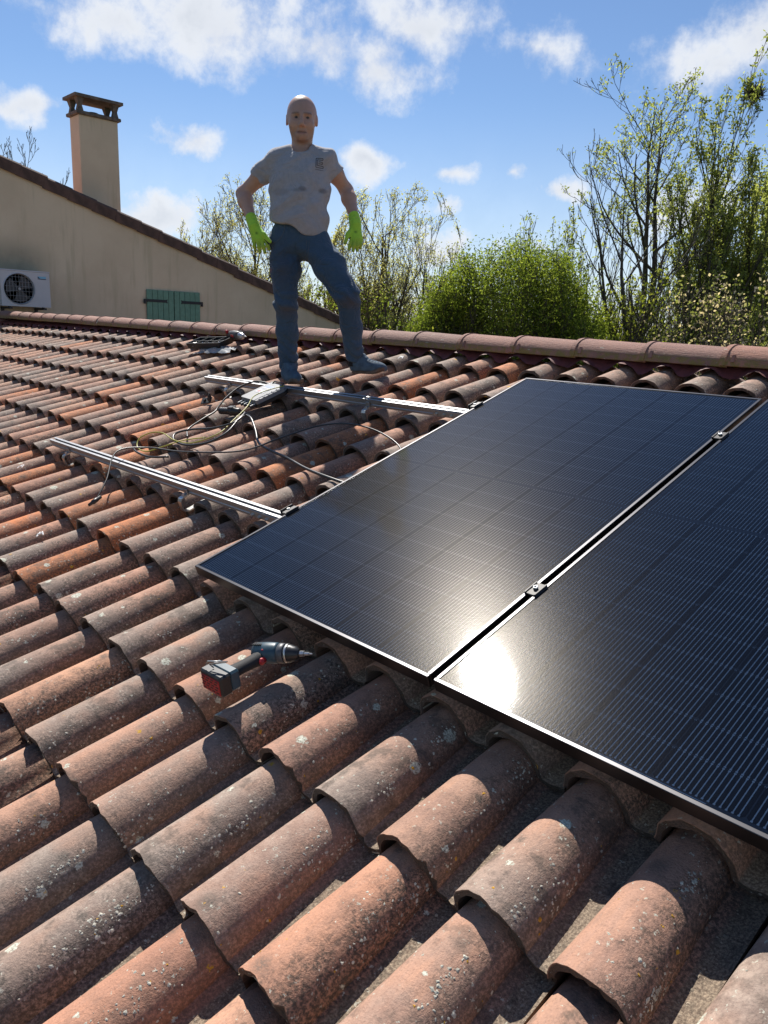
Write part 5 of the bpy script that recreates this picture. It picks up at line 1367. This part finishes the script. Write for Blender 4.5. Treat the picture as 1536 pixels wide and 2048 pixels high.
y1 = cable('ground_wire', 'thin yellow-green wire curling from the inverter through the cable coils', [(-3.80, 2.50, -.012), (-3.83, 2.40, -.005), (-3.84, 2.30, -.008), (-3.78, 2.20, -.03), (-3.70, 2.05, -.04), (-3.63, 1.90, -.05), (-3.70, 1.77, -.062), (-3.84, 1.74, -.055), (-3.98, 1.75, -.035), (-4.06, 1.72, -.03), (-4.10, 1.66, -.045), (-4.05, 1.61, -.07), (-3.93, 1.60, -.075), (-3.86, 1.66, -.065), (-3.78, 1.76, -.055), (-3.66, 1.83, -.05)], .0032, M_YG)
b4 = cable('cable', 'short cut end of black cable lying beside the lower rail', [(-3.72, 1.62, -.083), (-3.84, 1.57, -.08), (-3.98, 1.57, -.075), (-4.09, 1.60, -.082)], .0058, M_CABLE)
t = thing('connector_block', 'ribbed black cable connector block between the inverter and the coils', 'connector', roofM(-3.905, 2.155, -.052, R(2), 0, R(-4)))
mb = MB(); prof = [(-.105, .014), (-.095, .021)]
for q in range(5): prof += [(-.09+q*.02, .0215), (-.082+q*.02, .018)]
prof += [(.012, .026), (.055, .027), (.058, .021), (.095, .020), (.105, .013)]
mb.lathe(prof, Matrix.Rotation(R(90), 4, 'Y'), 14); mb.build('shell', M_PLAST, t)
mb = MB(); mb.box((.03, 0, .024), (.05, .03, .012), bev=.003); mb.build('lock_tab', M_PLAST, t)
mb = MB(); mb.lathe([(0, .017), (.03, .015), (.032, .011), (.05, .011)], Matrix.Translation((-.03, .012, 0)) @ Matrix.Rotation(R(-90), 4, 'X'), 12); mb.build('side_inlet', M_PLAST, t)

# cordless drill on the tiles below the panel
B3 = Vector((.876, .483, .0)).normalized(); H3 = (Vector((.06, -.97, .16))).normalized()
t = thing('cordless_drill', 'blue and black cordless drill with red battery lying below the panel edge', 'drill', roofM(-1.722, .822, -.048))
def axisM(o, z, x):
    z = Vector(z).normalized(); x = Vector(x); x = (x-z*x.dot(z)).normalized(); y = z.cross(x)
    return Matrix.Translation(o) @ Matrix((x, y, z)).transposed().to_4x4()
Mb = axisM((-.022, -.004, .004), B3, (0, 0, 1))
mb = MB(); mb.lathe([(-.012, .014), (-.008, .024), (.004, .030), (.035, .0315), (.062, .031), (.072, .0285)], Mb, 22); body = mb.build('motor_shell', M_TEAL, t)
for q in range(5):
    mb = MB(); mb.box((.0, .0, 0), (.0035, .022, .004), axisM(Vector((-.030, -.004, .004))+B3*(.004+q*.006)+Vector((0, 0, .0285)), Vector((-.2, .3, 1)), B3)); mb.build('air_slot', M_PLAST, body)
mb = MB(); mb.lathe([(.072, .0275), (.074, .0295), (.090, .029), (.092, .0265)], Mb, 24); mb.build('torque_ring', simple('grey_ring', (.085, .088, .095), .45, .2), t)
mb = MB(); mb.lathe([(.092, .024), (.096, .0265), (.112, .0255), (.118, .022), (.124, .0215), (.134, .014), (.137, .011)], Mb, 22); ck = mb.build('chuck', simple('dark_chuck', (.035, .035, .038), .35, .5), t)
mb = MB(); mb.lathe([(.0955, .0272), (.101, .0272), (.102, .026)], Mb, 22); mb.build('chuck_band', M_STEEL, ck)
mb = MB(); mb.lathe([(.134, .009), (.150, .009), (.152, .0055), (.166, .0050), (.167, .003), (.176, .0025)], Mb, 6, False); mb.build('bit', M_STEEL, t)
mb = MB(); rings = []
hx = Vector((0, 0, 1)); base = Vector((.005, .0, .0))
for q, (s_, a_, b_) in enumerate(((0, .024, .026), (.02, .021, .023), (.045, .0185, .0215), (.075, .018, .0205), (.10, .019, .022), (.118, .023, .028))):
    c = base+H3*s_+B3*(-.006*math.sin(s_*14)); sd_ = H3.cross(hx)
    rings.append([c+hx*a_*math.cos(2*math.pi*j/14)+sd_*b_*math.sin(2*math.pi*j/14) for j in range(14)])
mb.loft(rings, True, True, True); hd = mb.build('handle', M_RUB, t)
mb = MB(); mb.box((0, 0, 0), (.030, .020, .018), axisM(base+H3*.030+B3*.022, B3, H3), bev=.006); mb.build('trigger', M_RED, hd)
mb = MB(); mb.box((0, 0, 0), (.010, .014, .008), axisM(base+H3*.004+hx*.026+B3*.008, (0, 0, 1), B3), bev=.002); mb.build('direction_switch', M_RED, body)
Bo = base+H3*.138
bm_ = axisM(Bo, H3, hx)                                  # x: off the roof, y: along the body, z: away from the handle
mb = MB(); mb.box((0, .006, -.008), (.060, .092, .034), bm_, bev=.006); bt = mb.build('battery', M_TEAL, t)
mb = MB(); mb.box((0, .006, .024), (.062, .098, .036), bm_, bev=.005); mb.build('battery_base', M_PLAST, bt)
mb = MB(); mb.box((-.004, .006, .0425), (.046, .082, .003), bm_, bev=.001); rp = mb.build('red_panel', M_RED, bt)
for q in range(5):
    for w_ in range(4):
        mb = MB(); mb.box((-.020+q*.0085, -.024+w_*.020+(q % 2)*.006, .0445), (.0028, .012, .0012), bm_); mb.build('groove', M_PLAST, rp)
mb = MB(); mb.box((-.002, .0535, .004), (.026, .003, .026), bm_, bev=.001); mb.build('release_button', M_RED, bt)
mb = MB(); c = Bo+hx*.036+H3*.006-B3*.018; mb.tube([c, c+hx*.012-B3*.01, c+hx*.014-B3*.012+H3.cross(hx)*-.0+B3*.055+hx*.006, c+hx*.022+B3*.05, c+hx*.022-B3*.012, c+hx*.010-B3*.022], .0022, 6); mb.build('belt_clip', M_STEEL, t)

# parts tray and second driver by the ridge
t = thing('parts_tray', 'black compartment tray full of fixings near the ridge tiles', 'tray', roofM(-5.78, 3.20, -.062, R(9)))
mb = MB(); ta, tb, th_ = .21, .085, .052
o1 = [(-ta, -tb), (ta, -tb), (ta, tb), (-ta, tb)]
mb.loft([[Vector((x*.92, y*.88, -.02)) for x, y in o1], [Vector((x, y, th_-.02)) for x, y in o1], [Vector((x*.975, y*.94, th_-.02)) for x, y in o1], [Vector((x*.91, y*.86, -.012)) for x, y in o1]], True, True)
mb.build('tub', M_PLAST, t)
for q in range(3):
    mb = MB(); mb.box((-.105+q*.105, 0, .006), (.004, .15, .042)); mb.build('divider', M_PLAST, t)
mb = MB(); mb.box((0, 0, .006), (.39, .004, .040)); mb.build('divider', M_PLAST, t)
rg = random.Random(4)
for q in range(16):
    x_, y_ = rg.uniform(-.18, .18), rg.uniform(-.065, .065)
    mb = MB(); mb.lathe([(0, .009), (.005, .009), (.005, .005), (.035, .005)], Matrix.Translation((x_, y_, -.004+rg.uniform(0, .014))) @ Matrix.Rotation(rg.uniform(0, 6.3), 4, 'Z') @ Matrix.Rotation(R(80), 4, 'X'), 6, False); mb.build('screw', M_STEEL, t)
M_BAG = simple('clear_bag_film', (.62, .64, .64), .25, spec=.7)
b_ = M_BAG.node_tree.nodes['Principled BSDF']; b_.inputs['Transmission Weight'].default_value = .35; b_.inputs['Alpha'].default_value = .75
def bag(u, v, k, w, d, h_, seed, label):
    rg_ = random.Random(seed); n_, m_ = 11, 9; vs_ = []
    ph_ = [rg_.uniform(0, 6) for _ in range(4)]
    for i in range(n_):
        for j in range(m_):
            a, b2 = i/(n_-1)*2-1, j/(m_-1)*2-1
            z = h_*(1-a*a)*(1-b2*b2)+.012*math.sin(7*a+ph_[0]+3*b2)*math.sin(6*b2+ph_[1])+.006*math.sin(17*a+11*b2+ph_[2])
            vs_.append((a*w*(1+.1*math.sin(5*b2+ph_[3])), b2*d*(1+.1*math.sin(4*a)), max(z, -.004)))
    mb = MB(); mb.add(vs_, [(i*m_+j, (i+1)*m_+j, (i+1)*m_+j+1, i*m_+j+1) for i in range(n_-1) for j in range(m_-1)], True)
    o = mb.build('plastic_bag', M_BAG); o.matrix_basis = roofM(u, v, k, R(12)); tag(o, label, 'bag')
    mb = MB(); mb.box((w*.62, 0, h_*.62), (.030, .035, .004), Matrix.Rotation(R(35), 4, 'Y')); mb.build('tag', simple('lime_tag', (.42, .52, .05), .6), o)
bag(-5.62, 3.150, -.096, .20, .07, .022, 2, 'crumpled clear plastic bag under the black parts tray')
t = thing('power_driver', 'dark grey power drill lying on the parts tray against the ridge', 'drill', roofM(-5.56, 3.325, -.022, R(-6)))
Md = axisM((0, 0, 0), (1, 0, 0), (0, 0, 1)); M_DG = simple('dark_grey_tool', (.055, .052, .052), .5, var=.15, vscale=40)
mb = MB(); mb.lathe([(-.09, .020), (-.085, .030), (-.03, .036), (.05, .036), (.075, .030)], Md, 16); bd = mb.build('motor_shell', M_DG, t)
mb = MB(); mb.box((.005, -.034, .004), (.05, .004, .020)); mb.build('red_badge', M_RED, bd)
mb = MB(); mb.lathe([(.075, .028), (.085, .029), (.115, .026), (.135, .015), (.14, .012)], Md, 16); mb.build('chuck', simple('pale_grey_chuck', (.45, .45, .46), .35, .7), t)
mb = MB(); mb.lathe([(.14, .006), (.18, .005), (.19, .003)], Md, 8); mb.build('bit', M_STEEL, t)
mb = MB(); mb.box((-.085, .01, -.010), (.075, .075, .060), bev=.008); mb.build('battery', M_PLAST, t)
mb = MB(); mb.box((-.035, .055, -.008), (.04, .10, .036), Matrix.Rotation(R(12), 4, 'Z'), bev=.012); mb.build('handle', M_RUB, t)
mb = MB(); mb.box((-.10, -.02, .028), (.03, .02, .03), bev=.004); mb.build('guard', M_RED, t)

# white plastic clips dropped on the tiles, and a black spacer by the hook
def clip(u, v, k, rz, label, s_=1.):
    t = thing('plastic_clip', label, 'clip', roofM(u, v, k, rz), 'white plastic clips dropped on the tiles')
    mb = MB()
    for q in (-1, 1): mb.box((q*.010*s_, 0, .004), (.006*s_, .045*s_, .006), Matrix.Rotation(R(14*q), 4, 'Z'), bev=.0015)
    mb.box((0, 0, .006), (.030*s_, .007*s_, .006), bev=.0015); mb.build('prongs', M_WHITE, t)
clip(-3.595, 3.285, -.094, R(20), 'white plastic clip on the tiles right of the shoe of the man')
clip(-3.515, .825, -.094, R(60), 'white plastic clip on the tiles below the lower rail')
clip(-4.66, 1.15, -.094, R(40), 'white plastic clip on an orange tile at the left, below the rail end')
t = thing('rubber_spacer', 'small black rubber spacer on the vivid orange tile beside the hook', 'spacer', roofM(-4.40, 2.29, -.088, R(35), R(25)))
mb = MB(); mb.box((0, 0, .004), (.07, .055, .008), bev=.002); mb.box((.028, 0, .022), (.006, .055, .04), bev=.002); mb.build('plate', M_PLAST, t)
mb = MB(); mb.lathe([(0, .010), (.010, .009)], Matrix.Translation((-.01, 0, .008)), 10); mb.build('boss', M_PLAST, t)
